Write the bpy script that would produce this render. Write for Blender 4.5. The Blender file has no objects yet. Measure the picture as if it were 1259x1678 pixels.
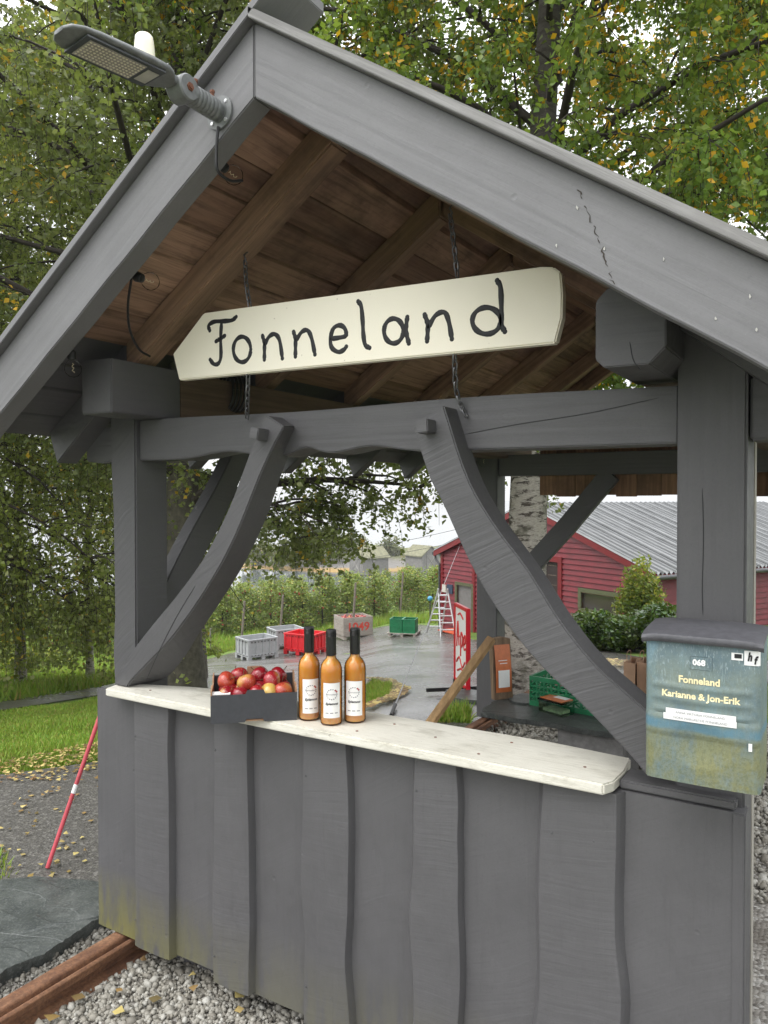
import bpy, bmesh, math, random
import numpy as np
from mathutils import Vector, Matrix
from mathutils.geometry import delaunay_2d_cdt

random.seed(7)
RNG = np.random.default_rng(7)
scene = bpy.context.scene
COL = scene.collection
R = math.radians

# ------------------------------------------------------------------ camera
YAW, PIT, FPX = -0.5483, -0.0167, 1260.5
CAM = np.array([2.4937, -1.9491, 1.65])
FW = np.array([math.sin(YAW) * math.cos(PIT), math.cos(YAW) * math.cos(PIT), math.sin(PIT)])
RT = np.array([math.cos(YAW), -math.sin(YAW), 0.0])
UP = np.cross(RT, FW)
cam_data = bpy.data.cameras.new('camera')
cam = bpy.data.objects.new('camera', cam_data)
COL.objects.link(cam)
cam.matrix_world = Matrix(((RT[0], UP[0], -FW[0], CAM[0]), (RT[1], UP[1], -FW[1], CAM[1]),
                           (RT[2], UP[2], -FW[2], CAM[2]), (0, 0, 0, 1)))
cam_data.sensor_fit = 'VERTICAL'
cam_data.sensor_height = 24.0
cam_data.lens = FPX / 1678.0 * 24.0
cam_data.clip_start = 0.05
cam_data.clip_end = 9000
scene.camera = cam

# ------------------------------------------------------------------ world, sun, exposure
world = bpy.data.worlds.new('World')
scene.world = world
world.use_nodes = True
wn = world.node_tree.nodes
wl = world.node_tree.links
wn.clear()
w_out = wn.new('ShaderNodeOutputWorld')
w_add = wn.new('ShaderNodeAddShader')
w_sky = wn.new('ShaderNodeTexSky')
w_sky.sky_type = 'NISHITA'
w_sky.sun_disc = False
SUN_EL, SUN_AZ = R(56), R(208)          # azimuth from +Y, clockwise
w_sky.sun_elevation = SUN_EL
w_sky.sun_rotation = SUN_AZ
w_sky.dust_density = 4.0
w_hsv = wn.new('ShaderNodeHueSaturation')
w_hsv.inputs['Saturation'].default_value = 0.12
w_b1 = wn.new('ShaderNodeBackground')
w_b1.inputs['Strength'].default_value = 0.05
w_b2 = wn.new('ShaderNodeBackground')      # the even white of the cloud deck
w_b2.inputs['Color'].default_value = (0.97, 0.985, 1.0, 1)
w_tc = wn.new('ShaderNodeTexCoord')      # overcast sky: three times brighter overhead than at the horizon
w_sep = wn.new('ShaderNodeSeparateXYZ')
w_mx = wn.new('ShaderNodeMath'); w_mx.operation = 'MAXIMUM'; w_mx.inputs[1].default_value = 0.0
w_ma = wn.new('ShaderNodeMath'); w_ma.operation = 'MULTIPLY_ADD'; w_ma.inputs[1].default_value = 1.5; w_ma.inputs[2].default_value = 0.75
wl.new(w_tc.outputs['Generated'], w_sep.inputs[0]); wl.new(w_sep.outputs[2], w_mx.inputs[0]); wl.new(w_mx.outputs[0], w_ma.inputs[0])
wl.new(w_ma.outputs[0], w_b2.inputs['Strength'])
wl.new(w_sky.outputs[0], w_hsv.inputs['Color'])
wl.new(w_hsv.outputs[0], w_b1.inputs['Color'])
wl.new(w_b1.outputs[0], w_add.inputs[0])
wl.new(w_b2.outputs[0], w_add.inputs[1])
wl.new(w_add.outputs[0], w_out.inputs['Surface'])
sun_data = bpy.data.lights.new('sun', 'SUN')
sun_data.energy = 1.0
sun_data.angle = R(40)
sun_data.color = (1.0, 0.97, 0.93)
sun = bpy.data.objects.new('sun', sun_data)
COL.objects.link(sun)
sdir = Vector((math.sin(SUN_AZ) * math.cos(SUN_EL), math.cos(SUN_AZ) * math.cos(SUN_EL), math.sin(SUN_EL)))
sun.rotation_euler = sdir.to_track_quat('Z', 'Y').to_euler()
sun.location = (0, 0, 30)
vs = scene.view_settings
vs.view_transform = 'Standard'
vs.look = 'None'
vs.exposure = 0.40
vs.gamma = 1.0
scene.cycles.use_denoising = True
scene.cycles.max_bounces = 8
scene.cycles.transparent_max_bounces = 8
scene.cycles.caustics_reflective = False
scene.cycles.caustics_refractive = False

# ------------------------------------------------------------------ pixel -> place
def ray(px, py):
    return FW + RT * (px - 629.5) / FPX - UP * (py - 839.0) / FPX
def UY(px, py, Y):
    d = ray(px, py); return CAM + d * (Y - CAM[1]) / d[1]
def UX(px, py, X):
    d = ray(px, py); return CAM + d * (X - CAM[0]) / d[0]
def UZ(px, py, Z):
    d = ray(px, py); return CAM + d * (Z - CAM[2]) / d[2]
def UD(px, py, D):
    return CAM + ray(px, py) * D
FH = np.array([math.sin(YAW), math.cos(YAW)])
RH = RT[:2]
def DL(d, l):
    return CAM[:2] + FH * d + RH * l
def sstep(a, b, x):
    t = np.clip((x - a) / (b - a), 0, 1); return t * t * (3 - 2 * t)
def g(x, y):
    """height of the ground: a flat pad by the stall, then a long slope to the shore"""
    x = np.asarray(x, float); y = np.asarray(y, float)
    d = (x - CAM[0]) * FH[0] + (y - CAM[1]) * FH[1]
    l = (x - CAM[0]) * RH[0] + (y - CAM[1]) * RH[1]
    d0 = 4.5 + 1.5 * sstep(-1.5, 0.5, l)
    t = np.clip(d - d0, 0, None); t = np.where(t < 1, t * t / 2, t - 0.5)
    tm = np.clip(27 - d0, 0, None) - 0.5
    z = -0.11 - 0.165 * np.minimum(t, tm) - 0.05 * np.clip(d - 27, 0, 6) - 0.098 * np.clip(d - 33, 0, 66)
    z = z + 0.06 * np.clip(l, -14, 12) * sstep(6, 26, d)
    return z
def G(px, py, off=0.0):
    """where the ray through a pixel meets the ground"""
    dr = ray(px, py)
    a, b = 0.5, 0.5
    s = 0.5
    while s < 160:
        p = CAM + dr * s
        if p[2] < g(p[0], p[1]) + off:
            b = s; break
        a = s; s += 0.25
    for _ in range(24):
        m = (a + b) / 2; p = CAM + dr * m
        if p[2] < g(p[0], p[1]) + off: b = m
        else: a = m
    p = CAM + dr * b
    return np.array([p[0], p[1], float(g(p[0], p[1])) + off])

# ------------------------------------------------------------------ mesh helpers
class MB:
    def __init__(s): s.v = []; s.f = []
    def add(s, vs, fs):
        k = len(s.v); s.v += [tuple(float(c) for c in v) for v in vs]
        s.f += [tuple(i + k for i in f) for f in fs]; return s
    def box(s, c, size, m=None):
        hx, hy, hz = size[0] / 2, size[1] / 2, size[2] / 2
        P = [Vector((a * hx, b * hy, d * hz)) for d in (-1, 1) for b in (-1, 1) for a in (-1, 1)]
        if m is not None: P = [m @ p for p in P]
        P = [p + Vector([float(q) for q in c]) for p in P]
        return s.add(P, [(0, 2, 3, 1), (4, 5, 7, 6), (0, 1, 5, 4), (2, 6, 7, 3), (0, 4, 6, 2), (1, 3, 7, 5)])
    def prism(s, pts, vec):
        n = len(pts); pts = [np.array(p, float) for p in pts]; vec = np.array(vec, float)
        V = pts + [p + vec for p in pts]
        F = [tuple(range(n)), tuple(range(2 * n - 1, n - 1, -1))]
        F += [(i, i + n, (i + 1) % n + n, (i + 1) % n) for i in range(n)]
        return s.add(V, F)
    def strip(s, A, B, vec):
        """a bar with two curved edges A, B in front, pushed back by vec"""
        n = len(A); vec = np.array(vec, float)
        A = [np.array(p, float) for p in A]; B = [np.array(p, float) for p in B]
        V = A + B + [p + vec for p in A] + [p + vec for p in B]; F = []
        for i in range(n - 1):
            a, b, c, d = i, n + i, 2 * n + i, 3 * n + i
            F += [(a, a + 1, b + 1, b), (c, d, d + 1, c + 1), (a, c, c + 1, a + 1), (b, b + 1, d + 1, d)]
        F += [(0, n, 3 * n, 2 * n), (n - 1, 3 * n - 1, 4 * n - 1, 2 * n - 1)]
        return s.add(V, F)
    def tube(s, path, rad, n=8, cap=True):
        P = [Vector([float(c) for c in p]) for p in path]; m = len(P)
        if not hasattr(rad, '__len__'): rad = [rad] * m
        ref = None; V = []
        for i in range(m):
            t = (P[min(i + 1, m - 1)] - P[max(i - 1, 0)]).normalized()
            if ref is None: ref = Vector((0, 0, 1)) if abs(t.z) < 0.9 else Vector((1, 0, 0))
            a = (ref - t * ref.dot(t)).normalized(); b = t.cross(a); ref = a
            V += [P[i] + (a * math.cos(2 * math.pi * k / n) + b * math.sin(2 * math.pi * k / n)) * rad[i] for k in range(n)]
        F = [(i * n + k, i * n + (k + 1) % n, (i + 1) * n + (k + 1) % n, (i + 1) * n + k) for i in range(m - 1) for k in range(n)]
        if cap: F += [tuple(range(n - 1, -1, -1)), tuple((m - 1) * n + k for k in range(n))]
        return s.add(V, F)
    def lathe(s, prof, n=24, c=(0, 0, 0), m=None):
        V = []; c = Vector([float(q) for q in c])
        for r, z in prof:
            for k in range(n):
                p = Vector((r * math.cos(2 * math.pi * k / n), r * math.sin(2 * math.pi * k / n), z))
                if m is not None: p = m @ p
                V.append(p + c)
        F = [(i * n + k, i * n + (k + 1) % n, (i + 1) * n + (k + 1) % n, (i + 1) * n + k) for i in range(len(prof) - 1) for k in range(n)]
        if prof[0][0] > 1e-5: F.append(tuple(range(n - 1, -1, -1)))
        if prof[-1][0] > 1e-5: F.append(tuple((len(prof) - 1) * n + k for k in range(n)))
        return s.add(V, F)
    def mesh(s, name, off=(0, 0, 0), bevel=0, smooth=None, seg=2):
        me = bpy.data.meshes.new(name)
        o = Vector([float(q) for q in off])
        me.from_pydata([Vector(v) - o for v in s.v], [], s.f)
        bm = bmesh.new(); bm.from_mesh(me)
        bmesh.ops.remove_doubles(bm, verts=bm.verts, dist=1e-5)
        bmesh.ops.recalc_face_normals(bm, faces=bm.faces)
        if bevel:
            es = [e for e in bm.edges if len(e.link_faces) == 2 and e.calc_face_angle(0) > 0.5]
            bmesh.ops.bevel(bm, geom=es, offset=bevel, segments=seg, affect='EDGES', clamp_overlap=True)
        bm.to_mesh(me); bm.free()
        if smooth is not None:
            for p in me.polygons: p.use_smooth = True
            me.set_sharp_from_angle(angle=R(smooth))
        return me
    def build(s, name, mat, parent=None, bevel=0, smooth=None, seg=2):
        off = (0, 0, 0)
        if parent is not None: off = WLOC[parent.name]
        me = s.mesh(name, off, bevel, smooth, seg)
        return link(name, me, mat, parent)

WLOC = {}
def link(name, me, mat, parent=None, loc=(0, 0, 0)):
    o = bpy.data.objects.new(name, me)
    COL.objects.link(o)
    if mat is not None:
        me.materials.clear(); me.materials.append(mat)
    o.location = loc
    if parent is not None: o.parent = parent
    base = Vector(WLOC[parent.name]) if parent is not None else Vector((0, 0, 0))
    WLOC[o.name] = tuple(base + Vector(loc))
    return o
def tag(o, label=None, cat=None, group=None, kind=None):
    if label: o['label'] = label
    if cat: o['category'] = cat
    if group: o['group'] = group
    if kind: o['kind'] = kind
    return o
def thing(name, label, cat, loc=(0, 0, 0), group=None):
    o = bpy.data.objects.new(name, None)
    COL.objects.link(o); o.empty_display_size = 0.1
    o.location = [float(c) for c in loc]; WLOC[o.name] = tuple(float(c) for c in loc)
    return tag(o, label, cat, group)
def dup(o, loc=None, rotz=None, scale=None, label=None, parent=None):
    c = o.copy(); COL.objects.link(c)
    if parent is not None:
        c.parent = parent
    for ch in list(o.children): dup(ch, parent=c)
    if loc is not None: c.location = [float(q) for q in loc]
    if rotz is not None: c.rotation_euler = (0, 0, rotz)
    if scale is not None: c.scale = (scale,) * 3
    if label: c['label'] = label
    WLOC[c.name] = tuple(c.location)
    return c
def frame(zaxis, xhint):
    z = Vector([float(q) for q in zaxis]).normalized(); x = Vector([float(q) for q in xhint])
    x = (x - z * x.dot(z)).normalized(); y = z.cross(x)
    return Matrix(((x.x, y.x, z.x), (x.y, y.y, z.y), (x.z, y.z, z.z)))
def smooth_path(pts, n=24):
    """Catmull-Rom through the points"""
    P = np.array(pts, float); m = len(P)
    ext = np.vstack([2 * P[0] - P[1], P, 2 * P[-1] - P[-2]])
    out = []
    for q in np.linspace(0, m - 1, n):
        i = min(int(q), m - 2); t = q - i
        a, b, c, d = ext[i], ext[i + 1], ext[i + 2], ext[i + 3]
        out.append(0.5 * (2 * b + (c - a) * t + (2 * a - 5 * b + 4 * c - d) * t ** 2 + (3 * b - a - 3 * c + d) * t ** 3))
    return out
def np_mesh(name, V, F, tint=None):
    """fast mesh from arrays; every face has the same number of corners"""
    V = np.asarray(V, np.float32); F = np.asarray(F, np.int32)
    me = bpy.data.meshes.new(name)
    k = F.shape[1]
    me.vertices.add(len(V)); me.vertices.foreach_set('co', V.ravel())
    me.loops.add(F.size); me.loops.foreach_set('vertex_index', F.ravel())
    me.polygons.add(len(F))
    me.polygons.foreach_set('loop_start', np.arange(0, F.size, k, dtype=np.int32))
    me.update(calc_edges=True)
    if tint is not None:
        at = me.attributes.new('tint', 'FLOAT', 'FACE')
        at.data.foreach_set('value', np.asarray(tint, np.float32))
    me.validate()
    return me
def text_mb(body, size, place, width=None, bold=0.0, align='CENTER', shear=0.0):
    """lettering as thin geometry; place maps (x, y) of the text to a point"""
    cu = bpy.data.curves.new('lettering', 'FONT')
    cu.body = body; cu.size = size; cu.align_x = align; cu.align_y = 'CENTER'; cu.offset = bold; cu.shear = shear
    cu.resolution_u = 3
    ob = bpy.data.objects.new('lettering', cu); COL.objects.link(ob)
    bpy.context.view_layer.update()
    dg = bpy.context.evaluated_depsgraph_get()
    me = ob.evaluated_get(dg).to_mesh()
    V = [v.co.copy() for v in me.vertices]; F = [tuple(p.vertices) for p in me.polygons]
    ob.evaluated_get(dg).to_mesh_clear()
    bpy.data.objects.remove(ob); bpy.data.curves.remove(cu)
    if width:
        w = max(v.x for v in V) - min(v.x for v in V)
        for v in V: v.x *= width / w
    mb = MB(); mb.add([place(v.x, v.y) for v in V], F)
    return mb
# ------------------------------------------------------------------ materials
class NT:
    def __init__(s, name):
        s.m = bpy.data.materials.new(name); s.m.use_nodes = True
        s.t = s.m.node_tree; s.n = s.t.nodes; s.b = s.n['Principled BSDF']; s.out = s.n['Material Output']
    def node(s, t, **k):
        n = s.n.new(t)
        for a, v in k.items():
            if a.startswith('i_'):
                key = a[2:].replace('_', ' ')
                n.inputs[int(key) if key.isdigit() else key].default_value = v
            else: setattr(n, a, v)
        return n
    def link(s, a, b): s.t.links.new(a, b)
    def coords(s, scale=(1, 1, 1), rot=(0, 0, 0), rnd=True, kind='Object'):
        tc = s.node('ShaderNodeTexCoord'); mp = s.node('ShaderNodeMapping')
        src = tc.outputs[kind]
        mp.inputs['Scale'].default_value = scale; mp.inputs['Rotation'].default_value = rot
        if rnd:
            oi = s.node('ShaderNodeObjectInfo')
            mul = s.node('ShaderNodeVectorMath', operation='SCALE'); mul.inputs[0].default_value = (13.1, 7.7, 9.3)
            s.link(oi.outputs['Random'], mul.inputs['Scale'])
            ad = s.node('ShaderNodeVectorMath', operation='ADD')
            s.link(src, ad.inputs[0]); s.link(mul.outputs[0], ad.inputs[1]); src = ad.outputs[0]
        s.link(src, mp.inputs['Vector'])
        return mp.outputs[0]
    def noise(s, vec, scale, detail=5, rough=.6, dist=0):
        n = s.node('ShaderNodeTexNoise'); n.inputs['Scale'].default_value = scale
        n.inputs['Detail'].default_value = detail; n.inputs['Roughness'].default_value = rough; n.inputs['Distortion'].default_value = dist
        if vec is not None: s.link(vec, n.inputs['Vector'])
        return n.outputs[0]
    def ramp(s, fac, stops, interp='LINEAR'):
        r = s.node('ShaderNodeValToRGB'); r.color_ramp.interpolation = interp
        e = r.color_ramp.elements
        while len(e) < len(stops): e.new(0.5)
        for q, (p, c) in zip(e, stops):
            q.position = p; q.color = (c, c, c, 1) if not hasattr(c, '__len__') else (*c, 1)
        s.link(fac, r.inputs[0]); return r.outputs[0]
    def mix(s, fac, a, b, blend='MIX'):
        m = s.node('ShaderNodeMix', data_type='RGBA', blend_type=blend)
        for sock, v in ((m.inputs[0], fac), (m.inputs[6], a), (m.inputs[7], b)):
            if isinstance(v, bpy.types.NodeSocket): s.link(v, sock)
            elif hasattr(v, '__len__'): sock.default_value = (*v, 1)
            else: sock.default_value = v if sock.type == 'VALUE' else (v, v, v, 1)
        return m.outputs[2]
    def math(s, op, a, b=0.0):
        m = s.node('ShaderNodeMath', operation=op)
        for sock, v in ((m.inputs[0], a), (m.inputs[1], b)):
            if isinstance(v, bpy.types.NodeSocket): s.link(v, sock)
            else: sock.default_value = v
        return m.outputs[0]
    def bump(s, h, strength=.3, dist=.01, prev=None):
        b = s.node('ShaderNodeBump'); b.inputs['Strength'].default_value = strength; b.inputs['Distance'].default_value = dist
        s.link(h, b.inputs['Height'])
        if prev is not None: s.link(prev, b.inputs['Normal'])
        return b.outputs[0]
    def fin(s, color=None, rough=None, normal=None, **k):
        for sock, v in (('Base Color', color), ('Roughness', rough)):
            if v is None: continue
            if isinstance(v, bpy.types.NodeSocket): s.link(v, s.b.inputs[sock])
            elif hasattr(v, '__len__'): s.b.inputs[sock].default_value = (*v, 1)
            else: s.b.inputs[sock].default_value = v
        if normal is not None: s.link(normal, s.b.inputs['Normal'])
        for a, v in k.items():
            s.b.inputs[a.replace('_', ' ')].default_value = v
        return s.m

AX = {'X': (0, 0, 0), 'Y': (0, 0, R(90)), 'Z': (0, R(90), 0), 'L': (0, R(33.9), 0), 'R': (0, R(-33.9), 0)}
def grain_vec(t, axis, along=.06):
    """coordinates stretched along the board"""
    tc = t.node('ShaderNodeTexCoord'); oi = t.node('ShaderNodeObjectInfo')
    mul = t.node('ShaderNodeVectorMath', operation='SCALE'); mul.inputs[0].default_value = (13.1, 7.7, 9.3)
    t.link(oi.outputs['Random'], mul.inputs['Scale'])
    ad = t.node('ShaderNodeVectorMath', operation='ADD'); t.link(tc.outputs['Object'], ad.inputs[0]); t.link(mul.outputs[0], ad.inputs[1])
    rot = t.node('ShaderNodeVectorRotate', rotation_type='EULER_XYZ'); rot.inputs['Rotation'].default_value = AX[axis]
    t.link(ad.outputs[0], rot.inputs['Vector'])
    mp = t.node('ShaderNodeMapping'); mp.inputs['Scale'].default_value = (along, 1, 1)
    t.link(rot.outputs[0], mp.inputs['Vector'])
    return mp.outputs[0], rot.outputs[0]
def paint(name, axis, base=(.083, .0815, .085), saw=0, moss=False, chips=.3, grain=.6, sawk=1.0):
    t = NT(name)
    gv, ov = grain_vec(t, axis)
    n1 = t.noise(gv, 55, 6, .65, .6)          # fine fibre
    knots = t.noise(gv, 5.5, 2, .5, .3)
    w = t.node('ShaderNodeTexWave', wave_type='BANDS', bands_direction='Z'); w.inputs['Scale'].default_value = 9
    w.inputs['Distortion'].default_value = 9; w.inputs['Detail'].default_value = 3; w.inputs['Detail Scale'].default_value = 1.2
    t.link(gv, w.inputs['Vector'])
    big = t.noise(ov, 3.2, 4, .6)
    mid = t.noise(ov, 26, 5, .7)
    fine_ = t.noise(ov, 150, 4, .75)
    c = t.mix(t.ramp(big, [(.3, 0), (.72, 1)]), tuple(q * .88 for q in base), tuple(q * 1.11 for q in base))
    c = t.mix(t.ramp(fine_, [(.30, .4), (.48, 0)]), c, tuple(q * .72 for q in base))
    c = t.mix(t.ramp(fine_, [(.60, 0), (.76, .35)]), c, tuple(q * 1.5 for q in base))
    c = t.mix(t.ramp(mid, [(.35, 0), (.7, .35)]), c, tuple(q * 1.2 for q in base))
    c = t.mix(t.ramp(n1, [(.30, .22), (.44, 0)]), c, tuple(q * .7 for q in base))
    chip = t.noise(ov, 17, 2, .45)
    c = t.mix(t.ramp(chip, [(.775, 0), (.79, chips)]), c, (.55, .54, .5))
    if moss:
        tc = t.node('ShaderNodeTexCoord'); sp = t.node('ShaderNodeSeparateXYZ'); t.link(tc.outputs['Object'], sp.inputs[0])
        mp = t.node('ShaderNodeMapping'); mp.inputs['Scale'].default_value = (1, 1, .22); t.link(tc.outputs['Object'], mp.inputs[0])
        st = t.noise(mp.outputs[0], 22, 5, .7)
        lo = t.ramp(sp.outputs[2], [(.09, 1), (.34, .0)])
        xl = t.ramp(t.math('ADD', sp.outputs[0], 1.0), [(.0, 1), (.55, .25)])
        f = t.math('MULTIPLY', t.math('MULTIPLY', t.ramp(st, [(.34, 0), (.54, 1)]), lo), xl)
        c = t.mix(t.math('MULTIPLY', f, .95), c, (.17, .16, .05))
    h = t.math('ADD', t.math('MULTIPLY', n1, .5), t.math('MULTIPLY', w.outputs[1], .22))
    h = t.math('ADD', h, t.math('MULTIPLY', mid, .25))
    nrm = t.bump(h, grain, .004)
    kv = t.node('ShaderNodeTexVoronoi'); kv.inputs['Scale'].default_value = 3.4
    km = t.node('ShaderNodeMapping'); km.inputs['Scale'].default_value = (.5, 1, 1); t.link(ov, km.inputs[0]); t.link(km.outputs[0], kv.inputs['Vector'])
    kd = t.math('ADD', kv.outputs[0], t.math('MULTIPLY', t.noise(ov, 8, 3, .6), .05))
    rings = t.math('MULTIPLY', t.math('SINE', t.math('MULTIPLY', kd, 230.0)), t.ramp(kd, [(.05, 1), (.13, 0)]))
    nrm = t.bump(rings, .07, .004, nrm)
    if saw:
        sv = t.node('ShaderNodeVectorRotate', rotation_type='EULER_XYZ'); sv.inputs['Rotation'].default_value = (0, R(saw), 0)
        t.link(ov, sv.inputs['Vector'])
        cur = t.node('ShaderNodeMapping'); cur.inputs['Scale'].default_value = (1, .04, .04); t.link(sv.outputs[0], cur.inputs[0])
        low_ = t.noise(ov, 2.2, 2, .5)
        off_ = t.node('ShaderNodeCombineXYZ'); t.link(t.math('MULTIPLY', low_, .10), off_.inputs[0])
        adv = t.node('ShaderNodeVectorMath', operation='ADD'); t.link(cur.outputs[0], adv.inputs[0]); t.link(off_.outputs[0], adv.inputs[1])
        w2 = t.node('ShaderNodeTexNoise'); w2.inputs['Scale'].default_value = 75; w2.inputs['Detail'].default_value = 3; w2.inputs['Roughness'].default_value = .6
        t.link(adv.outputs[0], w2.inputs['Vector'])
        fade = t.math('MULTIPLY', w2.outputs[0], t.ramp(big, [(.3, .25), (.6, 1)]))
        nrm = t.bump(fade, .55 * sawk, .006, nrm)
    dots = t.node('ShaderNodeTexVoronoi'); dots.inputs['Scale'].default_value = 6; t.link(ov, dots.inputs['Vector'])
    nrm = t.bump(t.ramp(dots.outputs[0], [(.02, 0), (.05, 1)]), .4, .003, nrm)
    return t.fin(c, t.ramp(mid, [(.3, .5), (.7, .68)]), nrm)
def rawwood(name, axis, a, b, dark, bumpk=.4, rough=.8):
    t = NT(name)
    gv, ov = grain_vec(t, axis, .05)
    fib = t.noise(gv, 60, 6, .7, .5)
    w = t.node('ShaderNodeTexWave', wave_type='BANDS', bands_direction='Z'); w.inputs['Scale'].default_value = 7
    w.inputs['Distortion'].default_value = 11; w.inputs['Detail'].default_value = 3; w.inputs['Detail Scale'].default_value = 1
    t.link(gv, w.inputs['Vector'])
    big = t.noise(ov, 2.6, 5, .7)
    oi = t.node('ShaderNodeObjectInfo')
    c = t.mix(oi.outputs['Random'], a, b)
    c = t.mix(t.ramp(w.outputs[0], [(.25, .0), (.9, .55)]), c, tuple(q * .55 for q in a))
    c = t.mix(t.ramp(fib, [(.35, .6), (.55, 0)]), c, tuple(q * .5 for q in b))
    c = t.mix(t.ramp(big, [(.48, 0), (.74, .85)]), c, dark)
    kv = t.node('ShaderNodeTexVoronoi'); kv.inputs['Scale'].default_value = 3.1; t.link(ov, kv.inputs['Vector'])
    c = t.mix(t.ramp(kv.outputs[0], [(.035, .9), (.075, 0)]), c, tuple(q * .3 for q in a))
    nrm = t.bump(t.math('ADD', fib, t.math('MULTIPLY', w.outputs[1], .3)), bumpk, .004)
    return t.fin(c, rough, nrm)
def simple(name, col, rough=.5, var=.2, scale=20, bump=.0, **k):
    t = NT(name); v = t.coords(rnd=True)
    n = t.noise(v, scale, 5, .65)
    c = t.mix(t.ramp(n, [(.3, 0), (.7, 1)]), tuple(q * (1 - var) for q in col), tuple(min(1, q * (1 + var)) for q in col))
    nr = t.bump(n, bump, .01) if bump else None
    return t.fin(c, rough, nr, **k)
def leafmat(name, greens, yellow=(.62, .30, .02), ylo=.94, trans=.35, rough=.5):
    t = NT(name)
    at = t.node('ShaderNodeAttribute', attribute_name='tint')
    f = at.outputs['Fac']
    stops = [(i / max(1, len(greens)) * ylo, c) for i, c in enumerate(greens)] + [(ylo, yellow), (1.0, tuple(q * 1.15 for q in yellow))]
    c = t.ramp(f, stops, 'LINEAR' if False else 'CONSTANT')
    n = t.noise(t.coords(rnd=False), 1.3, 3, .6)
    c = t.mix(t.ramp(n, [(.35, .0), (.68, .45)]), c, (.16, .17, .03))
    t.fin(c, rough)
    tr = t.node('ShaderNodeBsdfTranslucent'); mx = t.node('ShaderNodeMixShader'); mx.inputs[0].default_value = trans
    cc = t.mix(.35, c, (.35, .42, .04)); t.link(cc, tr.inputs[0])
    t.link(t.b.outputs[0], mx.inputs[1]); t.link(tr.outputs[0], mx.inputs[2]); t.link(mx.outputs[0], t.out.inputs[0])
    return t.m

P = {a: paint('grey_paint_' + a, a) for a in 'XYZLR'}
P['saw_L'] = paint('grey_paint_sawn_left', 'Z', saw=40, grain=.15)
P['saw_R'] = paint('grey_paint_sawn_right', 'Z', saw=24, grain=.15)
P['wall'] = paint('grey_paint_wall', 'Z', base=(.088, .0865, .090), saw=30, moss=True, chips=.2, grain=.45, sawk=.3)
P['wallsaw'] = paint('grey_paint_wall_sawn', 'Z', base=(.089, .0875, .091), saw=5, moss=True, chips=.2, grain=.4, sawk=.5)
for a_ in 'LR': P[a_] = paint('grey_barge_paint_lit_' + a_, a_, base=(.150, .149, .154), grain=.5, chips=.2)  # barge boards weathered paler, with their skylight also put into the base colour
P['dark'] = paint('dark_grey_paint', 'Y', base=(.075, .075, .08))
P['darkZ'] = paint('dark_grey_paint_upright', 'Z', base=(.085, .085, .09))
SOF = rawwood('soffit_pine', 'Y', (.54, .345, .24), (.20, .115, .078), (.05, .03, .023))
RAF = rawwood('rafter_pine', 'L', (.42, .275, .185), (.32, .20, .13), (.05, .03, .023))
RAFR = rawwood('rafter_pine_other', 'R', (.42, .275, .185), (.32, .20, .13), (.05, .03, .023))
TAN = rawwood('tan_lath', 'Z', (.46, .29, .13), (.42, .26, .12), (.26, .16, .08))
OLDR = rawwood('verge_wood', 'R', (.27, .265, .26), (.25, .245, .24), (.18, .175, .17))
OLD = rawwood('weathered_wood', 'Z', (.36, .34, .30), (.30, .285, .25), (.16, .15, .13))
OLDX = rawwood('weathered_crate_wood', 'X', (.42, .38, .33), (.36, .32, .28), (.2, .17, .14))
LOGD = rawwood('dark_plate_timber', 'Y', (.15, .10, .07), (.12, .08, .055), (.05, .035, .028))
BRN = rawwood('brown_board', 'Z', (.34, .19, .11), (.24, .135, .08), (.06, .04, .03))

def m_white():
    t = NT('cream_counter_paint'); v = t.coords(rnd=False)
    gv = t.coords((.10, 1, 1), rnd=False)
    fib = t.noise(gv, 85, 6, .7); big = t.noise(v, 3.5, 6, .7); sp = t.noise(v, 60, 4, .6); dirt = t.noise(t.coords((.35, 1, 1), rnd=False), 16, 7, .75)
    c = t.mix(t.ramp(big, [(.35, 0), (.7, 1)]), (.73, .71, .63), (.62, .60, .52))
    c = t.mix(t.ramp(fib, [(.30, .55), (.46, 0)]), c, (.50, .48, .40))
    c = t.mix(t.ramp(dirt, [(.52, 0), (.68, .7)]), c, (.42, .40, .33))
    c = t.mix(t.ramp(sp, [(.70, 0), (.74, .8)]), c, (.22, .20, .16))
    kn = t.noise(gv, 14, 3, .5)
    c = t.mix(t.ramp(kn, [(.705, 0), (.73, .75)]), c, (.24, .21, .16))
    return t.fin(c, .55, t.bump(t.math('ADD', fib, t.math('MULTIPLY', sp, .4)), .5, .005))
COUNTER = m_white()
def m_sign():
    t = NT('cream_sign_paint'); v = t.coords(rnd=False)
    big = t.noise(v, 3, 4, .5); sp = t.noise(v, 45, 2, .4)
    c = t.mix(t.ramp(big, [(.3, 0), (.7, 1)]), (.90, .85, .71), (.84, .79, .65))
    c = t.mix(t.ramp(sp, [(.74, 0), (.77, .5)]), c, (.34, .27, .2))
    return t.fin(c, .42, t.bump(t.noise(t.coords((.1, 1, 1), rnd=False), 50), .12, .003))
SIGN = m_sign()
INK = simple('black_carved_paint', (.010, .010, .012), .6, .1)
STEEL = simple('galvanised_chain', (.16, .16, .165), .42, .35, 60, Metallic=.75)
LAMP = simple('lamp_grey_enamel', (.15, .157, .157), .4, .25, 40, .08)
LAMPD = simple('lamp_dark_underside', (.05, .055, .06), .45, .2)
BOLT = simple('rusty_bolt', (.16, .06, .03), .7, .3, 80)
SENSOR = simple('cream_sensor_plastic', (.78, .76, .62), .35, .06, 20, Subsurface_Weight=.15)
LEDP = simple('led_plate', (.32, .29, .25), .3, .15, 30)
LEDD = simple('led_dot', (.72, .66, .52), .25, .05)
RUBBER = simple('black_rubber', (.014, .014, .015), .5, .2)
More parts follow.
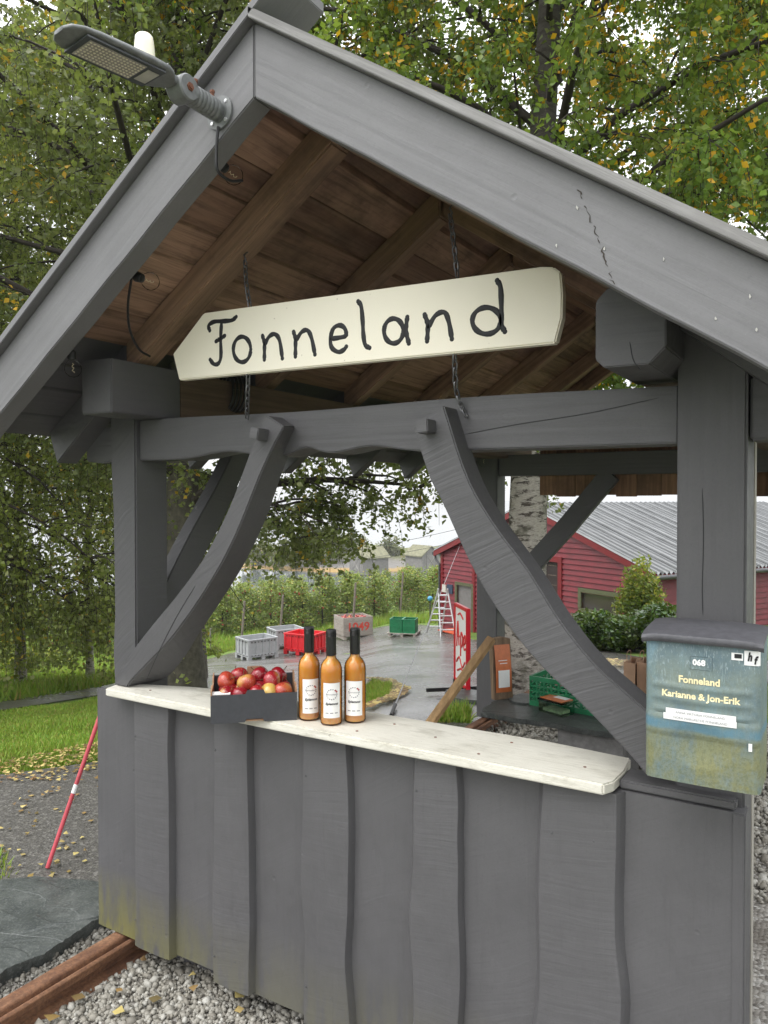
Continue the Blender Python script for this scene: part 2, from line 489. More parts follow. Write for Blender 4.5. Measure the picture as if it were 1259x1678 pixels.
def m_glass(name, col, fac):
    t = NT(name)
    gl = t.node('ShaderNodeBsdfGlossy'); gl.inputs['Roughness'].default_value = .03
    tr = t.node('ShaderNodeBsdfTransparent'); tr.inputs[0].default_value = (*col, 1)
    lw = t.node('ShaderNodeLayerWeight'); lw.inputs[0].default_value = fac
    mx = t.node('ShaderNodeMixShader'); t.link(lw.outputs['Fresnel'], mx.inputs[0]); t.link(tr.outputs[0], mx.inputs[1]); t.link(gl.outputs[0], mx.inputs[2])
    t.link(mx.outputs[0], t.out.inputs[0]); return t.m
CLEAR = m_glass('clear_glass', (.99, .99, .98), .06)
BOTG = m_glass('bottle_glass', (.985, .985, .98), .16)
TRP = simple('grey_trellis_wood', (.17, .145, .115), .85, .3, 8, .3)
CLEARP = m_glass('clear_plastic', (.86, .9, .87), .25)
def m_juice():
    t = NT('cloudy_apple_juice'); tc = t.node('ShaderNodeTexCoord'); sp = t.node('ShaderNodeSeparateXYZ'); t.link(tc.outputs['Object'], sp.inputs[0])
    c = t.ramp(t.math('MULTIPLY', sp.outputs[2], 3.3), [(.0, (.72, .36, .14)), (.10, (.70, .34, .13)), (.13, (.66, .27, .045)), (.62, (.68, .29, .05)), (.72, (.70, .35, .09))])
    return t.fin(c, .12, Subsurface_Weight=.9, Subsurface_Radius=(1.0, .6, .2), Subsurface_Scale=.03, Coat_Weight=.3, Coat_Roughness=.03)
JUICE = m_juice()
CAP = simple('black_cap', (.012, .012, .013), .28, .1)
PAPER = simple('white_label_paper', (.80, .79, .77), .55, .04, 30)
INKG = simple('label_ink', (.10, .10, .12), .6, .1)
APPLE_SPOT = simple('label_red_ink', (.35, .03, .03), .6, .1)
def m_apple(name, red, yel, amt):
    t = NT(name); v = t.coords((1, 1, .35), rnd=True); big = t.noise(t.coords(rnd=True), 9, 3, .5); st = t.noise(v, 90, 4, .6)
    c = t.mix(t.ramp(st, [(.35, 0), (.65, .6)]), red, tuple(q * 1.55 for q in red))
    c = t.mix(t.ramp(big, [(amt, 0), (amt + .13, .95)]), c, yel)
    d = t.node('ShaderNodeTexVoronoi'); d.inputs['Scale'].default_value = 160; t.link(t.coords(rnd=True), d.inputs[0])
    c = t.mix(t.ramp(d.outputs[0], [(.12, .5), (.22, 0)]), c, (.6, .4, .25))
    return t.fin(c, .26, Coat_Weight=.35, Coat_Roughness=.12)
APP = [m_apple('apple_dark_red', (.21, .007, .014), (.55, .33, .07), .64), m_apple('apple_red', (.26, .012, .018), (.58, .34, .08), .55),
       m_apple('apple_blush', (.33, .04, .022), (.60, .40, .10), .47)]
STEM = simple('apple_stem', (.09, .05, .02), .8)
CARD = simple('dark_printed_card', (.042, .044, .05), .6, .15, 50, .05)
KRAFT = simple('brown_kraft_card', (.36, .21, .12), .8, .15, 30, .08)
KRAFTB = simple('brown_paper_bag', (.40, .25, .16), .8, .15, 8, .15)
def m_mail():
    t = NT('weathered_blue_green_plastic'); v = t.coords(rnd=False); tc = t.node('ShaderNodeTexCoord')
    sp = t.node('ShaderNodeSeparateXYZ'); t.link(tc.outputs['Object'], sp.inputs[0]); z = sp.outputs[2]
    gv = t.coords((1, 1, .22), rnd=False)
    cl = t.noise(v, 9, 6, .72, .3); st = t.noise(gv, 26, 6, .7, .4); fine = t.noise(v, 130, 5, .8); scr = t.noise(gv, 170, 4, .7, 2.2)
    c = t.mix(t.ramp(cl, [(.32, 0), (.68, 1)]), (.085, .135, .160), (.18, .25, .27))
    c = t.mix(t.ramp(st, [(.50, 0), (.66, .6)]), c, (.14, .28, .38))
    # dirt and algae, thicker towards the bottom edge
    amt = t.ramp(z, [(0, .9), (.10, .72), (.15, .3), (.24, .30), (.30, .06)])
    alg = t.math('MULTIPLY', t.ramp(t.math('ADD', t.math('MULTIPLY', cl, .5), t.math('MULTIPLY', st, .5)), [(.40, 0), (.56, 1)]), amt)
    c = t.mix(alg, c, (.195, .18, .045))
    c = t.mix(t.math('MULTIPLY', t.ramp(fine, [(.46, 0), (.60, .7)]), amt), c, (.10, .115, .060))
    # the less soiled blue belt
    belt = t.ramp(t.math('ADD', z, t.math('MULTIPLY', cl, .025)), [(.124, 0), (.130, .8), (.142, .75), (.152, 0)])
    c = t.mix(t.math('MULTIPLY', belt, t.ramp(st, [(.35, .3), (.55, 1)])), c, (.075, .19, .27))
    # pale scratches near the slot
    hi = t.ramp(z, [(.18, .15), (.27, .9)])
    c = t.mix(t.math('MULTIPLY', t.ramp(scr, [(.56, 0), (.64, .9)]), hi), c, (.30, .37, .38))
    c = t.mix(t.ramp(fine, [(.66, 0), (.74, .5)]), c, (.34, .38, .36))
    return t.fin(c, t.ramp(fine, [(.3, .45), (.7, .7)]), t.bump(fine, .25, .003))
MAIL = m_mail()
MAILLID = simple('dark_lid_plastic', (.085, .085, .095), .5, .2, 60, .1)
MAILBAND = simple('pale_blue_plastic', (.12, .30, .42), .5, .3, 25, .05)
GOLD = simple('cream_gold_lettering', (.80, .70, .42), .5, .1, 60)
WHITE = simple('white_vinyl', (.80, .80, .79), .4, .03)
GREYL = simple('grey_print', (.25, .25, .26), .6, .1)
ORANGE = simple('orange_print', (.55, .15, .045), .4, .12, 30)
def m_rust():
    t = NT('rusty_steel_rail'); v = t.coords((1, .3, 1), rnd=False); a = t.noise(v, 14, 6, .7); b = t.noise(t.coords(rnd=False), 90, 5, .7)
    c = t.ramp(a, [(.3, (.08, .036, .022)), (.5, (.22, .105, .055)), (.7, (.33, .18, .10))])
    c = t.mix(t.ramp(b, [(.4, .5), (.6, 0)]), c, (.05, .025, .018))
    return t.fin(c, .75, t.bump(b, .35, .004), Metallic=.15)
RUST = m_rust()
def m_slate(name, k=1.0, scale=1.0):
    t = NT(name); v = t.coords(rnd=False); a = t.noise(v, 5 * scale, 6, .7, .4); b = t.noise(v, 110, 5, .75); st = t.noise(t.coords((1, .4, 1), (0, 0, .5), False), 18, 5, .7)
    c = t.ramp(a, [(.3, (.045 * k, .052 * k, .052 * k)), (.55, (.085 * k, .095 * k, .09 * k)), (.75, (.17 * k, .18 * k, .17 * k))])
    c = t.mix(t.ramp(b, [(.5, 0), (.66, .5)]), c, (.28 * k, .29 * k, .28 * k))
    w = t.node('ShaderNodeTexWave', wave_type='RINGS'); w.inputs['Scale'].default_value = .9; w.inputs['Distortion'].default_value = 14; w.inputs['Detail'].default_value = 3
    t.link(v, w.inputs[0])
    h = t.math('ADD', t.math('MULTIPLY', st, .6), t.math('MULTIPLY', t.ramp(w.outputs[1], [(.45, 0), (.52, 1)]), .35))
    return t.fin(c, t.ramp(a, [(.3, .3), (.7, .55)]), t.bump(b, .25, .004, t.bump(h, .5, .012)))
SLATE = m_slate('wet_slate', .8); SLATED = m_slate('dark_bench_slate', .55, 2)
def m_asphalt(name, wet):
    t = NT(name); v = t.coords(rnd=False); b = t.noise(v, 130, 4, .8); a = t.noise(v, .45, 6, .7, 0); ag = t.node('ShaderNodeTexVoronoi'); ag.inputs['Scale'].default_value = 75; t.link(v, ag.inputs[0])
    c = t.mix(t.ramp(b, [(.4, 0), (.65, 1)]), (.05, .047, .043), (.16, .152, .14))
    c = t.mix(t.ramp(ag.outputs[1], [(.72, 0), (.78, .5)]), c, (.24, .23, .21))
    puddle = t.ramp(a, [(.36, 1), (.64, 0)])
    rg = t.mix(puddle, .34 if wet else .5, .17 if wet else .34)
    h = t.math('MULTIPLY', t.math('ADD', b, ag.outputs[0]), t.mix(puddle, 1.0, .3))
    return t.fin(c, rg, t.bump(h, .3 if wet else .5, .006), Specular_IOR_Level=.6 if wet else .45)
ASPH = m_asphalt('wet_asphalt', True); ASPHN = m_asphalt('damp_driveway_asphalt', False)
def m_gravelbed():
    t = NT('gravel_bed'); v = t.coords(rnd=False); vo = t.node('ShaderNodeTexVoronoi'); vo.inputs['Scale'].default_value = 55; t.link(v, vo.inputs[0])
    n = t.noise(v, 4, 4, .6)
    sep = t.node('ShaderNodeSeparateColor'); t.link(vo.outputs[1], sep.inputs[0])
    c = t.ramp(sep.outputs[0], [(0, (.09, .08, .07)), (.35, (.20, .185, .165)), (.7, (.30, .285, .26)), (1, (.38, .37, .35))])
    c = t.mix(t.ramp(n, [(.4, 0), (.7, .7)]), c, (.08, .065, .05))
    return t.fin(c, .7, t.bump(vo.outputs[0], .9, -.012))
GRAVB = m_gravelbed()
def m_stones(name, k):
    t = NT(name); at = t.node('ShaderNodeAttribute', attribute_name='tint'); n = t.noise(t.coords(rnd=False), 90, 4, .6)
    c = t.ramp(at.outputs['Fac'], [(0, (.10 * k, .09 * k, .075 * k)), (.3, (.24 * k, .222 * k, .185 * k)), (.7, (.34 * k, .325 * k, .285 * k)), (1, (.48 * k, .47 * k, .43 * k))])
    c = t.mix(t.ramp(n, [(.4, 0), (.7, .5)]), c, (.16 * k, .15 * k, .13 * k))
    return t.fin(c, .65, t.bump(n, .3, .004))
STONES = m_stones('pale_gravel', 1.0); STONESD = m_stones('dark_gravel', .6)
def m_ground():
    t = NT('turf'); v = t.coords(rnd=False); a = t.noise(v, .8, 5, .7); b = t.noise(v, 30, 4, .8)
    c = t.ramp(a, [(.3, (.07, .12, .02)), (.5, (.15, .25, .03)), (.7, (.24, .32, .045))])
    c = t.mix(t.ramp(b, [(.4, .55), (.6, 0)]), c, (.04, .055, .014))
    return t.fin(c, .9, t.bump(b, 1.0, .05))
TURF = m_ground()
GRASS = leafmat('grass_blades', [(.15, .30, .03), (.22, .40, .035), (.29, .45, .045), (.33, .41, .07)], (.42, .33, .10), .92, .3, .6)
LITTER = leafmat('fallen_birch_leaves', [(.26, .14, .055), (.34, .20, .075), (.17, .09, .045), (.46, .33, .14), (.12, .07, .04)], (.66, .52, .20), .80, .1, .6)
BIRCHL = leafmat('birch_leaves', [(.13, .175, .055), (.17, .225, .07), (.215, .275, .10), (.15, .185, .09), (.27, .30, .14)], (.78, .46, .05), .955, .52, .34)
BIRCHR = leafmat('birch_leaves_turning', [(.10, .20, .03), (.14, .26, .04), (.19, .32, .05), (.12, .22, .045), (.27, .36, .07)], (.95, .50, .012), .86, .50, .34)
BIRCHW = leafmat('pale_birch_leaves', [(.24, .30, .08), (.31, .38, .10), (.38, .45, .14), (.27, .31, .13), (.44, .46, .19)], (.85, .55, .08), .95, .62, .34)
LAUREL = leafmat('laurel_leaves', [(.018, .055, .012), (.03, .09, .016), (.05, .13, .02), (.025, .07, .02)], (.16, .26, .04), .93, .2, .25)
SHRUBL = leafmat('yellow_green_leaves', [(.10, .17, .02), (.17, .24, .03), (.24, .30, .04), (.07, .11, .02)], (.40, .38, .05), .85, .35)
ORCHL = leafmat('apple_tree_leaves', [(.13, .21, .04), (.19, .29, .05), (.26, .35, .07), (.33, .39, .11), (.13, .17, .055)], (.52, .46, .10), .93, .35)
FARL = leafmat('shore_tree_leaves', [(.06, .085, .03), (.085, .11, .035), (.11, .12, .04)], (.20, .15, .05), .85, .3)
ORCHA = simple('orchard_apple_red', (.32, .03, .02), .4, .3)
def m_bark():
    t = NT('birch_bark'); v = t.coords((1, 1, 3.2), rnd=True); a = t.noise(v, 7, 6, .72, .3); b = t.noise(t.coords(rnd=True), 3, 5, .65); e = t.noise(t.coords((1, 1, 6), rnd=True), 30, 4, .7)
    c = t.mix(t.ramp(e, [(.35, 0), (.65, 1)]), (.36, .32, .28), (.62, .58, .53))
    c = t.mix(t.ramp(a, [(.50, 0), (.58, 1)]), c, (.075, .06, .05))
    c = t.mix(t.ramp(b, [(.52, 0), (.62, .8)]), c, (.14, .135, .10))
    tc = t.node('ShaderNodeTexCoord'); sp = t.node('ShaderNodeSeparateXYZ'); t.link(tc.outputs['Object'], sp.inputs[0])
    c = t.mix(t.ramp(t.math('MULTIPLY', t.math('ADD', sp.outputs[2], t.math('MULTIPLY', b, 1.5)), .1), [(.38, 0), (.50, .9)]), c, (.055, .047, .038))  # crown shade and backlit darkness painted into the colour of the upper trunk
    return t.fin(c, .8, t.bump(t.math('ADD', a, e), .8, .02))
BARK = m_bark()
BARKD = simple('dark_mossy_bark', (.075, .068, .05), .9, .5, 14, 1.0)
BRANCH = simple('dark_branch', (.035, .028, .022), .85, .3, 20, .3)
RED = simple('red_siding_paint', (.155, .006, .013), .5, .22, 2.5, .05)
REDT = simple('red_trim_paint', (.17, .006, .010), .45, .15, 6)
OLIVE = simple('olive_frame_paint', (.09, .095, .045), .5, .15, 10)
DOORM = simple('grey_door', (.17, .165, .16), .5, .15, 8)
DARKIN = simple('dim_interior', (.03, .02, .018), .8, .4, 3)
def m_pane():
    t = NT('window_pane'); return t.fin((.06, .05, .045), .06, Specular_IOR_Level=.8)
PANE = m_pane()
ZINC = simple('corrugated_metal', (.19, .195, .20), .5, .25, .8)
GUT = simple('dark_gutter', (.05, .05, .055), .4, .15)
BIN = simple('grey_bin_plastic', (.36, .37, .38), .5, .12, 6)
BINR = simple('red_bin_plastic', (.62, .018, .026), .42, .12, 6)
GRN = simple('green_crate_plastic', (.008, .16, .062), .38, .2, 10)
GRND = simple('dark_green_crate_plastic', (.008, .085, .04), .38, .2, 10)
ALU = simple('aluminium', (.62, .63, .64), .35, .1, 20, Metallic=.6)
ORMAT = simple('orange_doormat', (.55, .09, .03), .9, .2, 30)
BLUE = simple('blue_enamel', (.06, .30, .50), .3, .1)
NAVY = simple('dark_blue_plate', (.03, .05, .09), .4, .1)
CREAMP = simple('cream_socket_plastic', (.55, .53, .47), .4, .08)
POLE = simple('pink_red_pole', (.50, .07, .09), .35, .2, 12)
CABLE = simple('black_cable', (.012, .012, .013), .45, .1)
CONC = simple('grey_concrete', (.20, .195, .19), .85, .25, 25, .4)
ROCK = simple('shore_rock', (.17, .155, .14), .85, .4, .6, .8)
WEED = simple('seaweed_band', (.34, .21, .06), .85, .4, 1.5, .6)
THATCH = simple('mossy_slate_roof', (.17, .165, .10), .85, .4, 2.5, .5)
GREYB = simple('silvered_boards', (.20, .19, .175), .85, .2, 3, .2)
def m_sea():
    t = NT('fjord_water'); n = t.noise(t.coords((1, 1, 1), rnd=False), .9, 4, .6)
    return t.fin((.10, .115, .12), .08, t.bump(n, .03, .05), Specular_IOR_Level=.8)
SEA = m_sea()
# ------------------------------------------------------------------ ground, yard, sea
def grid_ground():
    ds = np.concatenate([np.arange(-9, 4, .8), np.arange(4, 12, .35), np.arange(12, 36, .8), np.arange(36, 103, 2.2)])
    ls = np.concatenate([-np.geomspace(60, 12, 14), np.arange(-11.5, 11.6, .5), np.geomspace(12, 60, 14)])
    D, L = np.meshgrid(ds, ls, indexing='ij')
    X = CAM[0] + FH[0] * D + RH[0] * L; Y = CAM[1] + FH[1] * D + RH[1] * L
    Z = g(X, Y)
    V = np.stack([X, Y, Z], -1).reshape(-1, 3)
    n, m = D.shape
    i, j = np.meshgrid(np.arange(n - 1), np.arange(m - 1), indexing='ij')
    a = (i * m + j).ravel()
    F = np.stack([a, a + m, a + m + 1, a + 1], 1)
    me = np_mesh('ground', V, F[:, ::-1])
    me.flip_normals() if me.polygons[0].normal.z < 0 else None
    for p in me.polygons: p.use_smooth = True
    return tag(link('ground', me, TURF), 'grassy ground falling from the stall to the shore', None, None, 'structure')
grid_ground()
def sheet(name, poly, off, mat, step=.4, kind='structure', label=None, skirt=0):
    """a sheet of ground cover that follows the slope"""
    poly = [np.array(p[:2], float) for p in poly]
    pts = []
    for a, b in zip(poly, poly[1:] + poly[:1]):
        k = max(1, int(np.linalg.norm(b - a) / step))
        pts += [a + (b - a) * i / k for i in range(k)]
    nb = len(pts); A = np.array(pts)
    lo, hi = A.min(0), A.max(0)
    gx, gy = np.meshgrid(np.arange(lo[0], hi[0], step), np.arange(lo[1], hi[1], step))
    inner = np.stack([gx.ravel(), gy.ravel()], 1)
    inside = np.zeros(len(inner), bool)
    for (x0, y0), (x1, y1) in zip(A, np.roll(A, -1, 0)):
        c = ((y0 > inner[:, 1]) != (y1 > inner[:, 1]))
        xi = (x1 - x0) * (inner[:, 1] - y0) / (y1 - y0 + 1e-12) + x0
        inside ^= c & (inner[:, 0] < xi)
    inner = inner[inside]
    allp = [Vector(p) for p in A] + [Vector(p) for p in inner]
    v2, e2, f2, _, _, _ = delaunay_2d_cdt(allp, [], [list(range(nb))], 1, 1e-4)
    Z = g([v.x for v in v2], [v.y for v in v2]) + off
    mb = MB(); mb.add([(v.x, v.y, z) for v, z in zip(v2, Z)], f2)
    if skirt:
        zz = g(A[:, 0], A[:, 1]) + off
        k = len(A)
        mb.add([(A[i][0], A[i][1], zz[i]) for i in range(k)] + [(A[i][0], A[i][1], zz[i] - skirt) for i in range(k)],
               [(i, (i + 1) % k, (i + 1) % k + k, i + k) for i in range(k)])
    o = mb.build(name, mat, smooth=60)
    return tag(o, label, None, None, kind)
yard_px = [(-420, 1182), (-200, 1174), (0, 1166), (90, 1152), (165, 1140), (250, 1136), (330, 1130), (420, 1142), (520, 1168), (560, 1200), (640, 1215), (760, 1200), (900, 1190),
           (1060, 1130), (1300, 1120), (1320, 1085), (1080, 1083), (960, 1062), (800, 1050), (740, 1030), (690, 1024), (640, 1026), (560, 1036), (470, 1050), (390, 1068), (330, 1083),
           (270, 1104), (165, 1126), (90, 1138), (0, 1151), (-200, 1160), (-420, 1168)]
sheet('yard', [G(*p) for p in yard_px], .014, ASPH, .4, label='wet asphalt yard behind the stall')
drive = [(-8, -4.5), (-.12, -4.5), (-.02, -2), (-.12, -.6), (-.18, .2), (-.2, 1.2), (-.3, 2.2), (-.9, 2.45), (-1.6, 1.75), (-2.0, .95), (-2.6, .2), (-3.5, -.7), (-8, -2.6)]
sheet('driveway', drive, .045, ASPHN, .35, label='damp asphalt driveway beside the stall')
grav = [(-.3, -4.5), (6, -4.5), (6, 3), (5, 5.2), (2.4, 5.3), (1.6, 4.3), (.8, 4.1), (-.1, 3.9), (-.25, 1)]
sheet('gravel_pad', grav, .012, GRAVB, .35, label='gravel pad under and around the stall')
mb = MB(); sx = []
for d, w in ((70, 900), (140, 1200), (900, 2600), (6000, 9000)):
    sx.append([DL(d, -w), DL(d, w)])
mb.add([(p[0], p[1], -10.0) for r in sx for p in r], [(2 * i, 2 * i + 1, 2 * i + 3, 2 * i + 2) for i in range(3)])
tag(mb.build('sea', SEA), 'pale fjord water beyond the orchard', None, None, 'structure')

# the low rocky point with the boathouses
def shore_h(d, l):
    a = 2.6 * np.exp(-((l + 9) / 9) ** 2 - ((d - 140) / 14) ** 2) + 1.6 * np.exp(-((l + 24) / 14) ** 2 - ((d - 150) / 14) ** 2)
    b = 1.5 * np.exp(-((l - 4) / 12) ** 2 - ((d - 138) / 12) ** 2) + 3.0 * np.exp(-((l - 26) / 20) ** 2 - ((d - 140) / 14) ** 2)
    r = .5 * np.sin(l * 1.3 + d * .4) * np.cos(d * .9 - l * .3) * np.exp(-((d - 140) / 18) ** 2)
    return -11.2 + a + b + r + 1.3 * np.exp(-((l - 0) / 50) ** 4 - ((d - 140) / 16) ** 2)
dd, ll = np.meshgrid(np.arange(112, 170, 1.6), np.arange(-62, 70, 1.6), indexing='ij')
XY = CAM[:2] + dd[..., None] * FH + ll[..., None] * RH
V = np.concatenate([XY, shore_h(dd, ll)[..., None]], -1).reshape(-1, 3)
n, m = dd.shape; i, j = np.meshgrid(np.arange(n - 1), np.arange(m - 1), indexing='ij'); a = (i * m + j).ravel()
def m_shore():
    t = NT('shore_rock_and_heath'); v = t.coords(rnd=False); tc = t.node('ShaderNodeTexCoord'); sp = t.node('ShaderNodeSeparateXYZ'); t.link(tc.outputs['Object'], sp.inputs[0])
    n_ = t.noise(v, .5, 5, .7); z = t.math('ADD', sp.outputs[2], t.math('MULTIPLY', n_, .8))
    c = t.ramp(t.math('MULTIPLY', t.math('ADD', z, 10.2), .25), [(.05, (.13, .12, .11)), (.10, (.30, .19, .06)), (.22, (.32, .21, .07)), (.28, (.17, .16, .15)), (.5, (.15, .14, .12)), (.62, (.12, .13, .05)), (.9, (.14, .15, .06))])
    return t.fin(c, .85, t.bump(n_, 1, .4))
me = np_mesh('shore', V, np.stack([a, a + 1, a + m + 1, a + m], 1))
tag(link('shore', me, m_shore()), 'low rocky point across the water with seaweed at its edge', None, None, 'structure')

# ------------------------------------------------------------------ leaf clouds and trees
def leaf_arrays(C, size, rng, droop=.5, aspect=.72, out=None):
    n = len(C)
    ax = rng.normal(size=(n, 3)); ax[:, 2] = ax[:, 2] * .6 - droop
    ax /= np.linalg.norm(ax, axis=1)[:, None]
    h = rng.normal(size=(n, 3)); sd = np.cross(ax, h); sd /= np.linalg.norm(sd, axis=1)[:, None] + 1e-9
    nm = np.cross(ax, sd)
    s = (size * rng.uniform(.65, 1.25, n))[:, None]
    base = C; tip = C + ax * s
    mid = C + ax * s * .42
    l = mid + sd * s * aspect * .5 + nm * s * .08
    r = mid - sd * s * aspect * .5 + nm * s * .08
    V = np.stack([base, l, tip, r], 1).reshape(-1, 3)
    k = np.arange(n)[:, None] * 4
    F = np.concatenate([k + np.array([[0, 1, 2]]), k + np.array([[0, 2, 3]])], 1).reshape(-1, 3)
    return V, F
def leaf_mesh(name, C, size, seed, droop=.5, aspect=.72, clump=None):
    rng = np.random.default_rng(seed)
    V, F = leaf_arrays(C, size, rng, droop, aspect)
    t = rng.uniform(0, 1, len(C)) if clump is None else clump
    return np_mesh(name, V, F, np.repeat(t, 2))
def twig_tubes(T, r0, r1):
    """three-sided tubes along many polylines T (n, m, 3)"""
    n, m, _ = T.shape
    rad = np.linspace(r0, r1, m)[None, :, None]
    d = np.gradient(T, axis=1); d /= np.linalg.norm(d, axis=2)[..., None] + 1e-9
    a = np.cross(d, np.array([.31, .52, .79])); a /= np.linalg.norm(a, axis=2)[..., None] + 1e-9
    b = np.cross(d, a)
    V = np.stack([T + rad * (a * math.cos(q) + b * math.sin(q)) for q in (0, 2.094, 4.189)], 2).reshape(-1, 3)
    base = (np.arange(n)[:, None, None] * m + np.arange(m - 1)[None, :, None]) * 3
    k = np.arange(3)[None, None, :]
    F = np.stack([base + k, base + (k + 1) % 3, base + 3 + (k + 1) % 3, base + 3 + k], -1).reshape(-1, 4)
    return V, F
def tree(name, label, xy, h, r0, cr, lo, nl, lpt, size, seed, zmin, bark, leaf, group=None, lean=(0, 0), twl=(.35, 1.0), nsub=7, ntw=6, limbs=(), prof=None, cat='tree', weep=.85, low=1.0, fringe=None, sagk=.55, els=(22, 48)):
    rng = np.random.default_rng(seed)
    x, y = xy; z0 = float(g(x, y))
    root = thing(name, label, cat, (x, y, z0 - .05), group)
    b0 = np.array([x, y, z0 - .05])
    ts = np.linspace(0, 1, 14)
    wob = np.cumsum(rng.normal(0, .05, (14, 2)), 0) * (h / 12)
    tp = np.stack([x + lean[0] * ts + wob[:, 0] * ts, y + lean[1] * ts + wob[:, 1] * ts, z0 - .05 + h * ts], 1)
    tr = r0 * (1 - ts) ** .75 + .015
    tr[0] *= 1.35; 
    mb = MB(); mb.tube(tp, list(tr), 14); mb.build('trunk', bark, root, smooth=60)
    twigs, LB = [], []
    def limb(p, az, L, el, r, sag=sagk):
        d = np.array([math.cos(az), math.sin(az), 0])
        s = np.linspace(0, 1, 9)
        path = p + d * (L * s)[:, None] + np.array([0, 0, 1]) * (L * (math.tan(el) * s - sag * s ** 2.2))[:, None] + np.cumsum(rng.normal(0, .035 * L / 3, (9, 3)), 0) * s[:, None]
        LB.append((path, r))
        for k in range(nsub):
            q = rng.uniform(.08, 1.0); i = min(int(q * 8), 7); f = q * 8 - i
            p0 = path[i] * (1 - f) + path[i + 1] * f
            a2 = az + rng.uniform(-1.5, 1.5); l2 = L * rng.uniform(.16, .36) * (1.25 - .5 * q)
            d2 = np.array([math.cos(a2), math.sin(a2), rng.uniform(-.1, .7)])
            ss = np.linspace(0, 1, 5)
            sp = p0 + d2 * (l2 * ss)[:, None] - np.array([0, 0, 1]) * (.4 * l2 * ss ** 2)[:, None]
            LB.append((sp, r * .35))
            for w in range(ntw):
                q2 = rng.uniform(.1, 1.0); i2 = min(int(q2 * 4), 3); f2 = q2 * 4 - i2
                t0 = sp[i2] * (1 - f2) + sp[i2 + 1] * f2
                a3 = rng.uniform(0, 6.283); l3 = rng.uniform(*twl)
                st = np.linspace(0, 1, 6)
                od = np.array([math.cos(a3), math.sin(a3), rng.uniform(.0, .5)])
                tw = t0 + od * (l3 * .45 * (1 - (1 - st) ** 2))[:, None] - np.array([0, 0, 1]) * (weep * l3 * st ** 1.6)[:, None]
                twigs.append(tw)
    for k in range(nl):
        t = lo + (0.97 - lo) * ((k + .5) / nl) ** low
        i = min(int(t * 13), 12); f = t * 13 - i
        p = tp[i] * (1 - f) + tp[i + 1] * f
        u = (t - lo) / (1 - lo)
        pr = (1 - .72 * u ** 1.6) * (.72 + .28 * min(1, u * 5)) if prof is None else prof(u)
        limb(p, k * 2.39996 + rng.uniform(-.3, .3), cr * pr * rng.uniform(.78, 1.1), R(rng.uniform(*els)), max(.012, tr[i] * .32))
    for (zz, az, L, el, r, sag) in limbs:
        i = min(int(zz / h * 13), 12); limb(tp[i], az, L, el, r, sag)
    mb = MB()
    for path, r in LB:
        fl = zmin if fringe is None else np.maximum(zmin, fringe(path[:, 0], path[:, 1]) + .1)
        ok_ = path[:, 2] > fl
        if not ok_[0]: continue
        pts = path[:(len(ok_) if ok_.all() else int(np.argmin(ok_)))]
        if len(pts) < 2: continue
        mb.tube(pts, list(np.linspace(r, max(.004, r * .2), len(pts))), 6 if r > .02 else 4, cap=False)
    mb.build('limbs', BRANCH, root, smooth=80)
    T = np.array(twigs)
    zf = np.full(len(T), zmin) if fringe is None else np.maximum(zmin, fringe(T[:, 0, 0], T[:, 0, 1])) + rng.normal(0, .30, len(T))
    keep = T[:, 0, 2] > zf + .1
    T = T[keep]; zf = zf[keep][:, None]
    T[:, :, 2] = np.maximum(T[:, :, 2], zf + (T[:, :, 2] - zf) * .12)
    V, F = twig_tubes(T - b0, .0045, .0018)
    link('twigs', np_mesh('twigs', V, F), BRANCH, root)['kind'] = 'stuff'
    n = len(T) * lpt
    ti = np.repeat(np.arange(len(T)), lpt); q = np.clip(np.repeat(rng.uniform(.05, 1, n // 2 + 1), 2)[:n] + rng.normal(0, .02, n), .02, 1) * 5; i = np.minimum(q.astype(int), 4); f = (q - i)[:, None]
    C = T[ti, i] * (1 - f) + T[ti, i + 1] * f + rng.normal(0, .035, (n, 3))
    tw_t = rng.uniform(0, 1, len(T))
    tint = np.where(rng.uniform(0, 1, n) < .55, rng.uniform(0, .93, n), np.clip(tw_t[ti] + rng.normal(0, .06, n), 0, 1))
    o = link('crown', leaf_mesh('crown', C - b0, size, seed + 1, clump=tint), leaf, root); o['kind'] = 'stuff'
    return root

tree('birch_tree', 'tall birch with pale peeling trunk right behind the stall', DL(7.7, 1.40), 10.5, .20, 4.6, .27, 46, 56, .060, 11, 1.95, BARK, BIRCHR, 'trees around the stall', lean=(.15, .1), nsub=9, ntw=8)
tree('birch_tree', 'broad dark-trunked birch whose boughs hang over the yard behind the counter', DL(9.3, -2.42), 10.5, .21, 4.8, .22, 46, 36, .066, 23, .0, BARKD, BIRCHL, 'trees around the stall', nsub=9, ntw=8, fringe=lambda x, y: -.1 + .62 * np.clip((x - CAM[0]) * RH[0] + (y - CAM[1]) * RH[1] + 2.4, 0, 3.2),
     limbs=((3.2, R(35), 4.6, R(20), .075, .42), (3.6, R(62), 3.6, R(18), .06, .40), (3.2, R(20), 3.0, R(12), .05, .55), (3.9, R(48), 4.6, R(14), .06, .48), (2.9, R(80), 2.4, R(10), .04, .6)))
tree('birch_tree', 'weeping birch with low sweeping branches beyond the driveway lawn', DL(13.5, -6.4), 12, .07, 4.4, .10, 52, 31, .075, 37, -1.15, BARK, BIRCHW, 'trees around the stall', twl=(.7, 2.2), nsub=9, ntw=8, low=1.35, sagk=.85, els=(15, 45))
tree('birch_tree', 'leftmost birch with leaves hanging over the roadside grass', DL(9.8, -6.6), 9.5, .13, 4.0, .11, 44, 31, .066, 41, -.6, BARK, BIRCHW, 'trees around the stall', twl=(.7, 1.9), nsub=9, ntw=8, low=1.35, sagk=.85, els=(15, 45))
